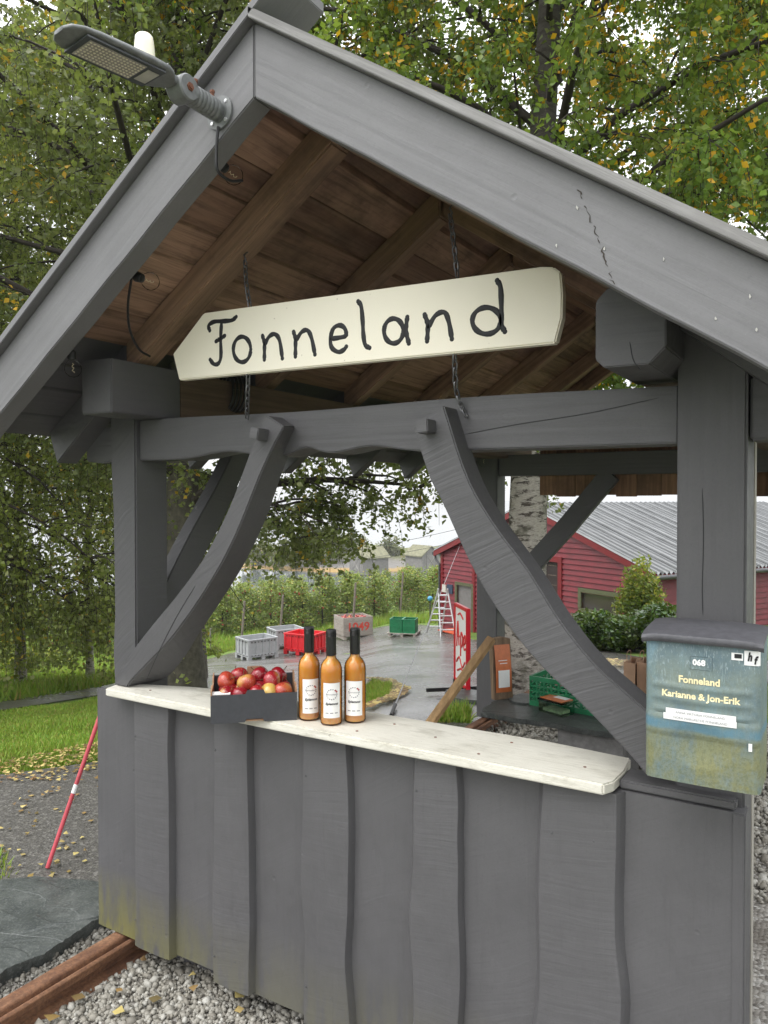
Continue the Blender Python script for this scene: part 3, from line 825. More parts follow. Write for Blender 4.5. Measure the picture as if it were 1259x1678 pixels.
tree('birch_tree', 'yellowing birch above the right end of the roof', DL(9.5, 6.0), 9.5, .18, 4.8, .34, 40, 52, .064, 53, 2.6, BARK, BIRCHR, 'trees around the stall', nsub=9, ntw=8)
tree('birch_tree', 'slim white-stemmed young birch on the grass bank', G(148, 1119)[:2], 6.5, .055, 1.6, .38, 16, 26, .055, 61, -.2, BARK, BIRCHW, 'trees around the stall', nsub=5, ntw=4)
tree('birch_tree', 'green birch behind the dark-trunked one, filling the sky over the ridge', DL(15, -3.7), 15, .18, 5.4, .34, 32, 24, .085, 71, 2.2, BARKD, BIRCHL, 'trees around the stall', nsub=9, ntw=8)

# ------------------------------------------------------------------ hedge, shrub, bank bushes
def bush(name, label, cat, c, rad, n, size, mat, seed, stems=10, droop=-.2, lumps=14, group=None):
    rng = np.random.default_rng(seed)
    z0 = float(g(c[0], c[1])); root = thing(name, label, cat, (c[0], c[1], z0 - .03), group)
    L = rng.normal(size=(lumps, 3)); L /= np.linalg.norm(L, axis=1)[:, None]; L[:, 2] = np.abs(L[:, 2]) * .9
    L = L * np.array(rad) * rng.uniform(.35, .8, (lumps, 1)) + np.array([0, 0, rad[2] * .35])
    mb = MB()
    for k in range(stems):
        e = L[k % lumps]
        mb.tube([(rng.normal(0, .06), rng.normal(0, .06), 0), e * np.array([.45, .45, .6]), e * .95], [.02, .012, .005], 5)
    me = mb.mesh('stems', smooth=60); link('stems', me, BRANCH, root)
    k = rng.integers(0, lumps, n); d = rng.normal(size=(n, 3)); d /= np.linalg.norm(d, axis=1)[:, None]
    C = L[k] + d * (np.array(rad) * .42) * rng.uniform(.55, 1.05, (n, 1)); C[:, 2] = np.maximum(C[:, 2], .04)
    tl = rng.uniform(0, 1, lumps)
    tint = np.where(rng.uniform(0, 1, n) < .7, rng.uniform(0, 1, n), np.clip(tl[k] + rng.normal(0, .08, n), 0, 1))
    o = link('foliage', leaf_mesh('foliage', C, size, seed + 1, droop, .6, tint), mat, root); o['kind'] = 'stuff'
    return root
hx = [(938, 1062), (985, 1066), (1035, 1068), (1090, 1070)]
for k, p in enumerate(hx):
    q = G(*p)
    bush('laurel_bush', ['glossy dark green bush in front of the red barn, beside the leaning brace', 'glossy dark green bush below the barn window', 'glossy dark green bush under the yellow-green shrub',
                         'glossy dark green bush half hidden behind the mailbox post'][k], 'bush', (q[0], q[1]), (.75, .75, .72), 5200, .11, LAUREL, 100 + k, group='clipped bushes in front of the barn')
q = UD(1052, 1040, 17.6)
bush('shrub', 'tall loose yellow-green shrub growing above the dark bushes', 'shrub', (q[0], q[1]), (.62, .62, 1.55), 5200, .10, SHRUBL, 120, lumps=22, droop=-.5)
for k, (px, py, rr) in enumerate([(40, 1112, .8), (95, 1096, .7), (215, 1075, .8), (20, 1085, 1.0), (255, 1062, 1.0)]):
    q = G(px, py)
    bush('bank_bush', ['bright green bush on the bank at the frame edge', 'light green bush left of the slim birch', 'light green bush right of the slim birch', 'leafy bush high on the bank by the frame edge', 'leafy bush behind the left post'][k],
         'bush', (q[0], q[1]), (rr, rr, rr * .9), 2600, .085, SHRUBL if k != 3 else ORCHL, 130 + k, group='bushes on the grass bank')

# ------------------------------------------------------------------ grass and fallen leaves
def blades(name, label, poly, n, hgt, seed, mat=GRASS, excl=None):
    rng = np.random.default_rng(seed); A = np.array([p[:2] for p in poly]); lo, hi = A.min(0), A.max(0)
    C = rng.uniform(lo, hi, (n * 3, 2)); ins = np.zeros(len(C), bool)
    for (x0, y0), (x1, y1) in zip(A, np.roll(A, -1, 0)):
        c = ((y0 > C[:, 1]) != (y1 > C[:, 1])); ins ^= c & (C[:, 0] < (x1 - x0) * (C[:, 1] - y0) / (y1 - y0 + 1e-12) + x0)
    C = C[ins][:n]; k = len(C)
    z = g(C[:, 0], C[:, 1])
    h = hgt * rng.uniform(.4, 1.3, k) * (1 + .5 * np.sin(C[:, 0] * 3) * np.cos(C[:, 1] * 2.3))
    a = rng.uniform(0, 6.28, k); w = .006 + .05 * hgt
    dx, dy = np.cos(a) * w, np.sin(a) * w
    ln = rng.normal(0, .35, (k, 2)) * h[:, None]
    b = np.stack([C[:, 0], C[:, 1], z], 1)
    V = np.stack([b + np.stack([dx, dy, 0 * dx], 1), b - np.stack([dx, dy, 0 * dx], 1), b + np.concatenate([ln, h[:, None]], 1)], 1).reshape(-1, 3)
    o = link(name, np_mesh(name, V, np.arange(3 * k).reshape(-1, 3), rng.uniform(0, 1, k)), mat)
    return tag(o, label, 'grass', None, 'stuff')
lawn = [G(*p) for p in [(-150, 1300), (0, 1280), (80, 1268), (165, 1245), (300, 1240), (330, 1150), (165, 1143), (90, 1156), (0, 1169), (-150, 1180)]]
blades('lawn_grass', 'short green lawn between the driveway and the wet road', lawn, 70000, .038, 5)
bank = [G(*p) for p in [(-150, 1163), (0, 1153), (90, 1140), (165, 1127), (290, 1096), (330, 1078), (390, 1062), (330, 1030), (160, 1040), (-150, 1060)]]
blades('bank_grass', 'tall bright grass on the bank beyond the road', bank, 70000, .17, 6)
isl = [G(*p) for p in [(578, 1140), (610, 1121), (640, 1124), (640, 1146), (600, 1160), (575, 1165)]]
blades('island_grass', 'small tuft of lawn in the yard behind the bottles', isl, 9000, .07, 8)
tuft = [G(*p) for p in [(712, 1186), (735, 1168), (770, 1168), (770, 1188)]]
blades('weed_grass', 'rough grass tuft at the foot of the back post', tuft, 700, .09, 9)
blades('edge_grass', 'grass tuft at the edge of the slate slab', [G(-40, 1470), G(0, 1462), G(12, 1452), G(16, 1440), G(-6, 1420), G(-40, 1430)], 350, .09, 10)
orch = [G(*p) for p in [(330, 1078), (470, 1046), (640, 1022), (720, 1022), (730, 1012), (330, 1020)]]
blades('orchard_grass', 'bright grass strips under the apple trees', orch, 40000, .3, 12)
def litter(name, label, polys, n, size, seed, off=.05, mat=LITTER):
    rng = np.random.default_rng(seed); Cs = []
    for poly, k in zip(polys, n):
        A = np.array([p[:2] for p in poly]); lo, hi = A.min(0), A.max(0); C = rng.uniform(lo, hi, (k * 4, 2)); ins = np.zeros(len(C), bool)
        for (x0, y0), (x1, y1) in zip(A, np.roll(A, -1, 0)):
            c = ((y0 > C[:, 1]) != (y1 > C[:, 1])); ins ^= c & (C[:, 0] < (x1 - x0) * (C[:, 1] - y0) / (y1 - y0 + 1e-12) + x0)
        Cs.append(C[ins][:k])
    C = np.concatenate(Cs); k = len(C); a = rng.uniform(0, 6.28, k); s = size * rng.uniform(.7, 1.3, k)
    z = g(C[:, 0], C[:, 1]) + off + rng.uniform(.002, .012, k)
    u = np.stack([np.cos(a), np.sin(a)], 1) * s[:, None]; w = np.stack([-u[:, 1], u[:, 0]], 1) * .4
    def P3(xy, dz): return np.concatenate([xy, (z + dz)[:, None]], 1)
    cv = rng.uniform(.0, .016, k)
    V = np.stack([P3(C - u * .5, cv), P3(C + w, 0 * cv), P3(C + u * .5, cv * .6), P3(C - w, cv * .4)], 1).reshape(-1, 3)
    kk = np.arange(k)[:, None] * 4; F = np.concatenate([kk + [[0, 1, 2]], kk + [[0, 2, 3]]], 1).reshape(-1, 3)
    o = link(name, np_mesh(name, V, F, np.repeat(rng.uniform(0, 1, k), 2)), mat)
    return tag(o, label, 'leaves', None, 'stuff')
dw = [G(*p) for p in [(-40, 1480), (165, 1480), (165, 1290), (0, 1290), (-40, 1300)]]
edge = [G(*p) for p in [(-60, 1312), (0, 1298), (90, 1290), (165, 1272), (165, 1226), (80, 1246), (0, 1260), (-60, 1270)]]
litter('fallen_leaves', 'yellow birch leaves scattered over the damp driveway', [dw, edge], [95, 420], .030, 20, .047)
litter('leaf_drift', 'brown leaves drifted along the edge of the grass island', [[G(*p) for p in [(560, 1176), (600, 1168), (650, 1152), (672, 1135), (640, 1118), (600, 1115), (612, 1121), (644, 1126), (640, 1146), (600, 1162), (570, 1165)]],
       [G(*p) for p in [(930, 1078), (1060, 1088), (1060, 1098), (925, 1090)]]], [2600, 900], .075, 21, .035)

# ------------------------------------------------------------------ loose gravel
def stones(name, label, poly, n, r, seed, mat, zoff=0.0, heap=None):
    rng = np.random.default_rng(seed); A = np.array([p[:2] for p in poly]); lo, hi = A.min(0), A.max(0); C = rng.uniform(lo, hi, (n * 4, 2)); ins = np.zeros(len(C), bool)
    for (x0, y0), (x1, y1) in zip(A, np.roll(A, -1, 0)):
        c = ((y0 > C[:, 1]) != (y1 > C[:, 1])); ins ^= c & (C[:, 0] < (x1 - x0) * (C[:, 1] - y0) / (y1 - y0 + 1e-12) + x0)
    C = C[ins][:n]; k = len(C)
    t = (1 + 5 ** .5) / 2
    I = np.array([(-1, t, 0), (1, t, 0), (-1, -t, 0), (1, -t, 0), (0, -1, t), (0, 1, t), (0, -1, -t), (0, 1, -t), (t, 0, -1), (t, 0, 1), (-t, 0, -1), (-t, 0, 1)]) / 1.9
    IF = np.array([(0, 11, 5), (0, 5, 1), (0, 1, 7), (0, 7, 10), (0, 10, 11), (1, 5, 9), (5, 11, 4), (11, 10, 2), (10, 7, 6), (7, 1, 8), (3, 9, 4), (3, 4, 2), (3, 2, 6), (3, 6, 8), (3, 8, 9), (4, 9, 5), (2, 4, 11), (6, 2, 10), (8, 6, 7), (9, 8, 1)])
    rr = r * np.exp(rng.normal(0, .38, k)); q = rng.normal(size=(k, 3, 3)); Q = np.linalg.qr(q)[0]
    sc = rng.uniform(.55, 1.2, (k, 1, 3))
    W = (I[None] * sc * (1 + rng.normal(0, .16, (k, 12, 1)))) @ Q * rr[:, None, None]
    z = g(C[:, 0], C[:, 1]) + zoff + rng.uniform(0, 1.1, k) * r
    V = (W + np.concatenate([C, z[:, None]], 1)[:, None, :]).reshape(-1, 3)
    F = (IF[None] + (np.arange(k) * 12)[:, None, None]).reshape(-1, 3)
    o = link(name, np_mesh(name, V, F, np.repeat(rng.beta(1.6, 1.6, k), 20)), mat)
    return tag(o, label, 'gravel', None, 'stuff')
stones('gravel', 'pale crushed stone in front of the stall', [(.2, -1.3), (1.6, -1.3), (1.9, .25), (.2, .35)], 27000, .0072, 31, STONES, .014)
stones('roadside_gravel', 'dark wet gravel to the right of the stall', [(2.36, -.8), (3.1, -.8), (4.2, 3.6), (2.36, 3.6)], 9000, .011, 32, STONESD, .014)
stones('floor_gravel', 'grey gravel under the slate bench', [(.1, 1.7), (2.2, 1.7), (2.2, 3.9), (.1, 3.9)], 9000, .012, 33, STONES, .014)
stones('rail_gravel', 'small stones caught beside the rail', [(-.12, -1.0), (.06, -1.0), (.06, .4), (-.12, .4)], 1600, .008, 34, STONESD, .012)
litter('gravel_leaves', 'orange leaves lying on the gravel by the rail', [[(.2, -.9), (1.0, -.9), (1.2, -.05), (.2, .2)], [(2.36, -.5), (3.2, -.5), (4, 3), (2.36, 3)], [(.3, 2.3), (1.0, 2.3), (1.0, 2.7), (.3, 2.7)]], [45, 60, 10], .045, 35, .034)
# ------------------------------------------------------------------ the stall
AXC, AZ, SL, BF = 1.143, 2.8975, .673, -.39       # ridge line, top of the barge boards, slope, front plane
def roofz(x, dz=0): return AZ - SL * abs(x - AXC) - dz
stall = thing('market_stall', 'grey painted timber farm stall with gabled roof and cream counter', 'stall', (AXC, 1.7, -.1))
S = stall
# front wall: wide boards behind, live-edged boards in front
def wob(rng, amp, n=26):
    w = rng.normal(0, 1, n); w = np.convolve(np.pad(w, 6, mode='edge'), np.ones(7) / 4.2, 'same')[6:-6]; k = np.array([.06, .24, .4, .24, .06]); w = np.convolve(np.pad(w, 4, mode='edge'), k, 'same')[4:-4]
    w = np.convolve(np.pad(w, 4, mode='edge'), k, 'same')[4:-4]
    ramp_ = np.exp(-((np.linspace(0, 1, n) - rng.uniform(.15, .85)) / .10) ** 2) * rng.choice([-1, 1])
    return w * amp * 1.1 + ramp_ * amp * 1.2
def board(xl, xr, yf, yb, z0, z1, seed, bl=.004, br=.004, amp=.0, crown=.0, mat=None, name='wall_board', parent=None):
    rng = np.random.default_rng(seed); n = 26
    zs = np.linspace(z0, z1, n); L = xl + wob(rng, amp); Rr = xr + wob(rng, amp * 1.1)
    prof = []
    for i in range(n):
        w = Rr[i] - L[i]
        row = [(L[i] - bl * .2, yb), (L[i], yb - .004), (L[i] + bl, yf + .002), (L[i] + bl + w * .12, yf - crown * .6), ((L[i] + Rr[i]) / 2, yf - crown), (Rr[i] - br - w * .12, yf - crown * .6), (Rr[i] - br, yf + .002), (Rr[i], yb - .004), (Rr[i], yb)]
        prof.append([(a, b, zs[i]) for a, b in row])
    k = 9; V = [p for r in prof for p in r]; F = []
    for i in range(n - 1):
        for j in range(k):
            a, b = i * k + j, i * k + (j + 1) % k
            F.append((a, b, b + k, a + k))
    F += [tuple(range(k - 1, -1, -1)), tuple((n - 1) * k + j for j in range(k))]
    mb = MB(); mb.add(V, F); return mb.build(name, mat, parent, smooth=32)
def WX(px, py=1400, Y=0.0): return float(UY(px, py, Y)[0])
unders = [160, 248, 378, 530, 710, 945, 1214]
for i in range(6):
    board(WX(unders[i]) + (.0015 if i else 0), WX(unders[i + 1]) - .0015, 0, .024, [.0, .012, -.005, -.005, .0, .004][i], .918, 40 + i, .003, .003, 0, .0, P['wall'], 'wall_board', S)
overs = [(218, 279, .004, 1), (347, 409, .0, 2), (490, 573, -.006, 3), (669, 752, -.01, 4), (873, 1020, -.02, 5)]
for a, b, z0, k in overs:
    big = k >= 4
    board(WX(a, Y=-.028), WX(b, Y=-.028), -.030, .003, z0, .917, 60 + k, .012 if not big else .018, .007 if k < 5 else .016, .0035 if k < 3 else .0065, .003, P['wallsaw'], 'live_edge_board', S)
rn = random.Random(3)
for a, b, z0, k in overs:
    xm = (WX(a) + WX(b)) / 2
    for zz_ in (.10, .80):
        for dx in (-.25, .25):
            x = xm + dx * (WX(b) - WX(a)) + rn.uniform(-.006, .006); z = zz_ + rn.uniform(-.02, .02)
            mb = MB(); mb.lathe([(.0032, 0), (.0030, .0016), (0, .002)], 8, (x, -.0315, z), Matrix.Rotation(R(90), 3, 'X')); mb.build('nail_head', P['Z'], S)
# corner strip and top rail of the wall
mb = MB(); mb.box((2.271, .03, .46), (.030, .062, .915)); mb.build('corner_board', P['Z'], S, .003)
mb = MB(); mb.box((1.143, .062, .895), (2.18, .07, .07)); mb.build('wall_rail', P['X'], S, .004)
mb = MB(); mb.box((2.13, .055, .932), (.27, .10, .022)); mb.build('wall_cap', P['X'], S, .004)
mb = MB(); mb.box((1.143, .07, .10), (2.18, .07, .12)); mb.build('sill_beam', P['X'], S, .004)
mb = MB(); mb.box((1.15, .115, -.005), (2.2, .02, .20)); mb.build('gap_light_block', P['X'], S, .003)  # added board behind the sill that keeps light out from under the wall
# counter
cz = .95
ct = [(.135, -.067), (1.0, -.075), (1.975, -.067), (1.992, -.03), (1.996, .06), (1.985, .165), (1.75, .188), (1.2, .182), (.6, .17), (.39, .118), (.25, .07), (.115, .02)]
mb = MB(); mb.prism([(x, y, cz - .028) for x, y in ct], (0, 0, .028)); mb.build('counter_top', COUNTER, S, .004)
for x, y in [(.30, .0), (.62, .05), (1.22, -.02), (1.28, .1), (1.62, -.02), (1.66, .12), (1.9, .03), (1.45, .05)]:
    mb = MB(); mb.lathe([(.0045, 0), (.0045, .0012), (.0, .0014)], 8, (x, y, cz - .0002)); mb.build('nail_head', BOLT, S)
# posts
def post(pts_l, pts_r, y0, y1, mat, name='post', z0=-.0, z1=2.05, bev=.006):
    mb = MB(); mb.strip(pts_l, pts_r, (0, y1 - y0, 0)); return mb.build(name, mat, S, bev)
zz = [-.0, .3, .62, .94, 1.05, 1.12, 1.2, 1.4, 1.6, 1.78, 2.0, 2.12]
wl_ = [.048, .05, .052, .054, .046, .050, .056, .054, .050, .040, .038, .05]
post([(x, .04, z) for x, z in zip(wl_, zz)], [(.18, .04, z) for z in zz], .04, .20, P['saw_L'])
post([(2.122, .04, z) for z in (0, 1, 2.13)], [(2.279, .04, z) for z in (0, 1, 2.02)], .04, .19, P['Z'])
mb = MB(); mb.box((2.270, .218, 1.02), (.020, .050, 2.0)); mb.build('post_strip', OLD, S, .003)
for xa, xb in ((.06, .225), (2.06, 2.225)):
    post([(xa, 3.38, z) for z in (0, 1, 2.0)], [(xb, 3.38, z) for z in (0, 1, 2.0)], 3.38, 3.54, P['Z'])
# tie beams
xs = np.linspace(.18, 2.121, 70)
def tb(x):
    z = 1.796 - .004 * (x - .18)
    b_ = lambda c, w: math.exp(-((x - c) / w) ** 2)
    return z + .022 * b_(.62, .13) + .026 * b_(.97, .06) + .022 * b_(1.22, .11)
mb = MB(); mb.strip([(x, .06, 1.945 - .005 * (x - .18) + .004 * math.sin(x * 5)) for x in xs], [(x, .06, tb(x)) for x in xs], (0, .12, 0))
tie = mb.build('tie_beam', P['X'], S, .004)
# the waney dips of its lower edge
for (x0, x1, h) in ((.42, .92, .030), (.90, 1.06, .03), (1.12, 1.40, .026)):
    pass
mb = MB(); mb.strip([(x, .06, 1.93) for x in (-.13, -.03, .038)], [(x, .06, z) for x, z in ((-.13, 1.80), (-.03, 1.79), (.038, 1.80))], (0, .12, 0)); mb.build('tie_beam_end', P['X'], S, .005)
mb = MB(); mb.box((2.36, .12, 1.865), (.155, .12, .15)); mb.build('tie_beam_end', P['X'], S, .005)
mb = MB(); mb.box((1.143, 3.46, 1.90), (1.83, .12, .155)); mb.build('tie_beam', P['X'], S, .006)
# top plates along the sides with chamfered ends
def octo(x0, x1, z0, z1, c):
    return [(x0 + c * .6, z0), (x1 - c, z0), (x1, z0 + c), (x1, z1 - c * .4), (x1 - c * .5, z1), (x0 + c * .8, z1), (x0, z1 - c * .8), (x0, z0 + c * .6)]
mb = MB(); mb.prism([(x, -.17, z) for x, z in [(.147, 1.95), (.305, 1.95), (.305, 2.137), (.147, 2.142)]], (0, .32, 0)); mb.build('top_plate_end', P['Y'], S, .004)
mb = MB(); mb.prism([(x, .15, z) for x, z in [(.150, 1.952), (.302, 1.952), (.302, 2.134), (.150, 2.139)]], (0, 3.75, 0)); mb.build('top_plate', LOGD, S, .004)
mb = MB(); mb.prism([(x, -.17, z) for x, z in octo(1.98, 2.137, 1.952, 2.135, .035)], (0, .32, 0)); mb.build('top_plate_end', P['X'], S, .003)
mb = MB(); mb.prism([(x, .15, z) for x, z in octo(1.983, 2.134, 1.955, 2.13, .035)], (0, 3.75, 0)); mb.build('top_plate', LOGD, S, .004)
# front braces
def pxs(L, Y): return [UY(x, y, Y) for x, y in L]
bl_up = [(186, 1121), (197, 1101), (208, 1079), (247, 1027), (290, 975), (333, 915), (363, 858), (382, 815), (398, 772), (420, 712), (436, 680)]
bl_lo = [(208, 1126), (218, 1112), (247, 1082), (281, 1046), (320, 993), (355, 938), (378, 895), (396, 855), (428, 775), (450, 728), (466, 699)]
YB = -.02
bl_bk = [(236, 1122), (256, 1117), (277, 1108), (303, 1078), (329, 1036), (364, 984), (402, 923), (437, 850), (463, 776), (478, 734), (492, 699)]
YK = .098
UA = smooth_path(pxs(bl_up, YB), 34); UB = smooth_path(pxs(bl_lo, YB), 34); UC = smooth_path(pxs(bl_bk, YK), 34); UDk = [p + np.array((0, YK - YB, 0)) for p in UA]
mb = MB(); nq = len(UA); Fq = []
for i in range(nq - 1):
    for k in range(4):
        a_, b_ = k * nq + i, ((k + 1) % 4) * nq + i; Fq.append((a_, a_ + 1, b_ + 1, b_))
Fq += [(0, nq, 2 * nq, 3 * nq), (nq - 1, 4 * nq - 1, 3 * nq - 1, 2 * nq - 1)]
mb.add(UA + UB + UC + UDk, Fq); mb.build('brace', P['saw_L'], S, .004)
br_l = [(676, 697), (703, 780), (726, 826), (777, 936), (832, 1024), (892, 1097), (956, 1157), (1030, 1235), (1064, 1276)]
br_r = [(727, 664), (765, 780), (809, 858), (864, 932), (919, 1019), (974, 1088), (1020, 1130), (1057, 1162), (1098, 1196)]
mb = MB(); mb.strip(smooth_path(pxs(br_l, YB), 30), smooth_path(pxs(br_r, YB), 30), (0, .10, 0)); mb.build('brace', P['saw_R'], S, .004)
# pegs through the braces
for px, py, px2 in ((430, 712, 0), (703, 700, 0)):
    c = UY(px, py, -.03); mb = MB(); mb.box((c[0], -.03, c[2]), (.036, .085, .038), Matrix.Rotation(R(12 if px < 600 else -3), 3, 'Y')); mb.build('peg', P['X'], S, .003)
# side and back braces
def sidebrace(x, pts, w, back=False):
    A = [np.array((x, y, z + w)) for y, z in pts]; B = [np.array((x, y, z - w)) for y, z in pts]
    mb = MB(); mb.strip(smooth_path(A, 16), smooth_path(B, 16), (.07, 0, 0)); return mb.build('brace', P['saw_L'], S, .004)
sidebrace(.075, [(.19, 1.17), (.35, 1.40), (.55, 1.66), (.74, 1.96)], .10)
sidebrace(2.12, [(.19, 1.17), (.35, 1.40), (.55, 1.66), (.74, 1.96)], .10)
bb = [(.20, .84), (.45, 1.14), (.75, 1.47), (1.05, 1.83)]
mb = MB(); mb.strip([(x - .05, 3.42, z + .045) for x, z in bb], [(x + .05, 3.42, z - .045) for x, z in bb], (0, .07, 0)); mb.build('brace', P['saw_R'], S, .004)
# brown boards hung behind the back tie beam
x = .50
k = 0
while x < 2.1:
    w = .125 + .02 * ((k * 7) % 3); mb = MB(); mb.box((x + w / 2, 3.545, 1.86), (w - .002, .02, .36 + .012 * ((k * 5) % 3))); mb.build('hanging_board', BRN, S, .002); x += w; k += 1

# roof: parts of the roof hang under the roof deck
deck = MB(); tk = .055
YR0, YR1 = -.34, 3.95
for sgn in (-1, 1):
    e = 1.415
    deck.prism([(AXC, YR0, AZ - .004), (AXC + sgn * e, YR0, roofz(AXC + sgn * e, .004)), (AXC + sgn * e, YR0, roofz(AXC + sgn * e, .022)), (AXC, YR0, AZ - .022)], (0, YR1 - YR0, 0))
roof = deck.build('roof', OLD, S)
bw = .142
for sgn in (-1, 1):
    ux = math.cos(math.atan(SL)); uz = math.sin(math.atan(SL)); s = .012; i = 0
    while s < 1.66:
        w = bw + .012 * math.sin(i * 2.7 + sgn); w = min(w, 1.70 - s); dz = .005 * ((i * 3) % 2) + .004 * ((i * 5) % 3)
        p0 = (AXC + sgn * ux * s, AZ - uz * s); p1 = (AXC + sgn * ux * (s + w - .011), AZ - uz * (s + w - .011))
        mb = MB(); mb.prism([(p0[0], YR0 + .01, p0[1] - .024), (p1[0], YR0 + .01, p1[1] - .024), (p1[0], YR0 + .01, p1[1] - .044 - dz), (p0[0], YR0 + .01, p0[1] - .044 - dz)], (0, YR1 - YR0 - .02, 0))
        outside = s > 1.10
        mb.build('soffit_board', P['Y'] if outside else SOF, roof, .002, seg=1); s += w; i += 1
for k, y in enumerate([-.03, .68, 1.38, 2.07, 2.72, 3.42, 3.83]):
    for sgn in (-1, 1):
        wd = .095 if k == 0 else .075
        x1 = AXC + sgn * .006; x2 = AXC + sgn * .93; x3 = AXC + sgn * 1.385
        h0, h1 = .050, .165
        mb = MB(); mb.prism([(x1, y, roofz(x1, h0)), (x2, y, roofz(x2, h0)), (x2, y, roofz(x2, h1)), (x1, y, roofz(x1, h1))], (0, wd, 0)); mb.build('rafter', RAF if sgn < 0 else RAFR, roof, .006)
        mb = MB(); mb.prism([(x2, y + .001, roofz(x2, h0)), (x3 , y + .001, roofz(x3, h0)), (x3 - sgn * .05, y + .001, roofz(x3, h1 + .01)), (x2, y + .001, roofz(x2, h1))], (0, wd - .002, 0)); mb.build('rafter_tail', P['Y'], roof, .004)
# barge boards, the boards on top of them and the end of the ridge board
BH = .193
for sgn, ax in ((-1, 'L'), (1, 'R')):
    e = 1.45; n = 20
    up = [(AXC + sgn * (.0012 + e * i / n), BF, roofz(AXC + sgn * (.0012 + e * i / n), 0)) for i in range(n + 1)]
    lo_ = [(x, y, z - BH + .0015 * math.sin(i * 1.7)) for i, (x, y, z) in enumerate(up)]
    mb = MB(); mb.strip(up, lo_, (0, .072, 0)); mb.build('barge_board', P[ax], roof, .003)
    # weatherboard lying on top, its front edge proud of the barge board
    if sgn < 0: up = [(AXC + .108, BF, AZ + .108 * SL)] + up     # the left board runs on past the peak
    t0 = [(x, BF - .028, z + .002) for x, y, z in up]; t1 = [(x, BF - .028, z + .030) for x, y, z in up]
    mb = MB(); mb.strip(t1, t0, (0, .19, 0)); mb.build('verge_board', OLDR if sgn > 0 else P[ax], roof, .002)
# peeling crack and drips on the right-hand barge board
crk = [(948, 312), (955, 325), (962, 345), (966, 362), (974, 372), (979, 392), (986, 405), (990, 425), (998, 440), (1000, 455), (1010, 470)]
mb = MB(); rj = random.Random(5); pc = []
for (a, b), (c, d) in zip(crk[:-1], crk[1:]):
    for q in range(4):
        f = q / 4; pc.append((a + (c - a) * f + rj.gauss(0, 1.6), b + (d - b) * f + rj.gauss(0, 1.0), rj.uniform(.2, 1.7)))
V = []
for a, b, w in pc:
    p, q = UY(a - w, b + w * .3, BF - .0011), UY(a + w * .7, b - w * .3, BF - .0011); V += [p, q]
mb.add(V, [(2 * i, 2 * i + 1, 2 * i + 3, 2 * i + 2) for i in range(len(pc) - 1) if i % 9 not in (4, 5)])
mb.build('paint_crack', BRANCH, roof)
for px, py in [(912, 402), (1088, 424), (1173, 522), (1229, 486), (1240, 540), (946, 340), (990, 408)]:
    mb = MB(); k_ = rj.randint(6, 8)
    mb.prism([UY(px + rj.uniform(.8, 2.6) * math.cos(6.283 * i / k_), py + rj.uniform(1, 5.0) * math.sin(6.283 * i / k_), BF - .0016) for i in range(k_)], (0, .0012, 0)); mb.build('paint_chip', simple('bare_chip', (.42, .41, .38), .6), roof)
# long drying checks in posts, beam and braces
def check(pts, Y, parent=S, r=.0010):
    mb = MB(); path = [UY(x, y, Y - .0006) for x, y in pts]; mb.tube(smooth_path(path, 14), [r * .4] + [r] * 12 + [r * .3], 5); return mb.build('drying_crack', INK, parent)
check([(760, 712), (850, 695), (960, 678), (1080, 652)], .06)
check([(1151, 800), (1153, 880), (1151, 960), (1152, 1008)], .04)
check([(1032, 560), (1038, 590), (1050, 606)], -.17)
check([(240, 1115), (262, 1065), (290, 1010), (320, 960)], YB, r=.001)
check([(898, 1380 + 230), (905, 1640)], -.033, r=.001) if False else None

# ------------------------------------------------------------------ hanging sign
sy = -.035
sg = [(333, 513), (340, 512), (885, 437), (907, 437), (919, 446), (922, 480), (921, 520), (910, 562), (293, 623), (283, 580)]
sgp = [UY(x, y, sy) for x, y in sg]
sign = thing('hanging_sign', 'cream board sign with black cursive name hung on chains under the gable', 'sign', (1.15, sy, 2.06))
mb = MB(); mb.prism(sgp, (0, .032, 0)); mb.build('sign_board', SIGN, sign, .004)
z3 = lambda L: [(x * .5083, 380 + y * .5083) for x, y in L]
z4 = lambda L: [(620 + x * .5076, 380 + y * .5076) for x, y in L]
def ell(cx, cy, rx, ry, a0=0, a1=360, n=24): return [(cx + rx * math.cos(R(a0 + (a1 - a0) * i / n)), cy + ry * math.sin(R(a0 + (a1 - a0) * i / n))) for i in range(n + 1)]
letters = [
    ('letter_f', [z3([(677, 318), (673, 302), (690, 290), (720, 288), (748, 285), (762, 274)]), z3([(715, 290), (712, 345), (713, 400), (705, 424), (690, 426), (678, 412)]), z3([(697, 353), (710, 345), (725, 335)])]),
    ('letter_o', [z3(ell(781, 379, 28, 41))]),
    ('letter_n', [z3([(847, 335), (853, 360), (853, 412)]), z3([(853, 366), (868, 338), (887, 330), (902, 350), (911, 408)])]),
    ('letter_n', [z3([(947, 322), (953, 347), (953, 402)]), z3([(954, 352), (973, 323), (992, 318), (1005, 342), (1016, 395)])]),
    ('letter_e', [z3([(1066, 345), (1095, 341), (1116, 334), (1112, 311), (1095, 301), (1075, 312), (1066, 345), (1070, 373), (1090, 387), (1108, 381), (1117, 370)])]),
    ('letter_l', [z3([(1155, 224), (1165, 240), (1170, 290), (1172, 330), (1178, 364), (1192, 374)])]),
    ('letter_a', [z4(ell(50, 320, 31, 40)), z4([(94, 275), (90, 318), (99, 360)])]),
    ('letter_n', [z4([(150, 267), (160, 300), (158, 353)]), z4([(160, 312), (185, 270), (214, 260), (228, 290), (238, 346)])]),
    ('letter_d', [z4(ell(350, 287, 46, 43)), z4([(384, 157), (395, 180), (398, 250), (398, 298), (409, 322)])])]
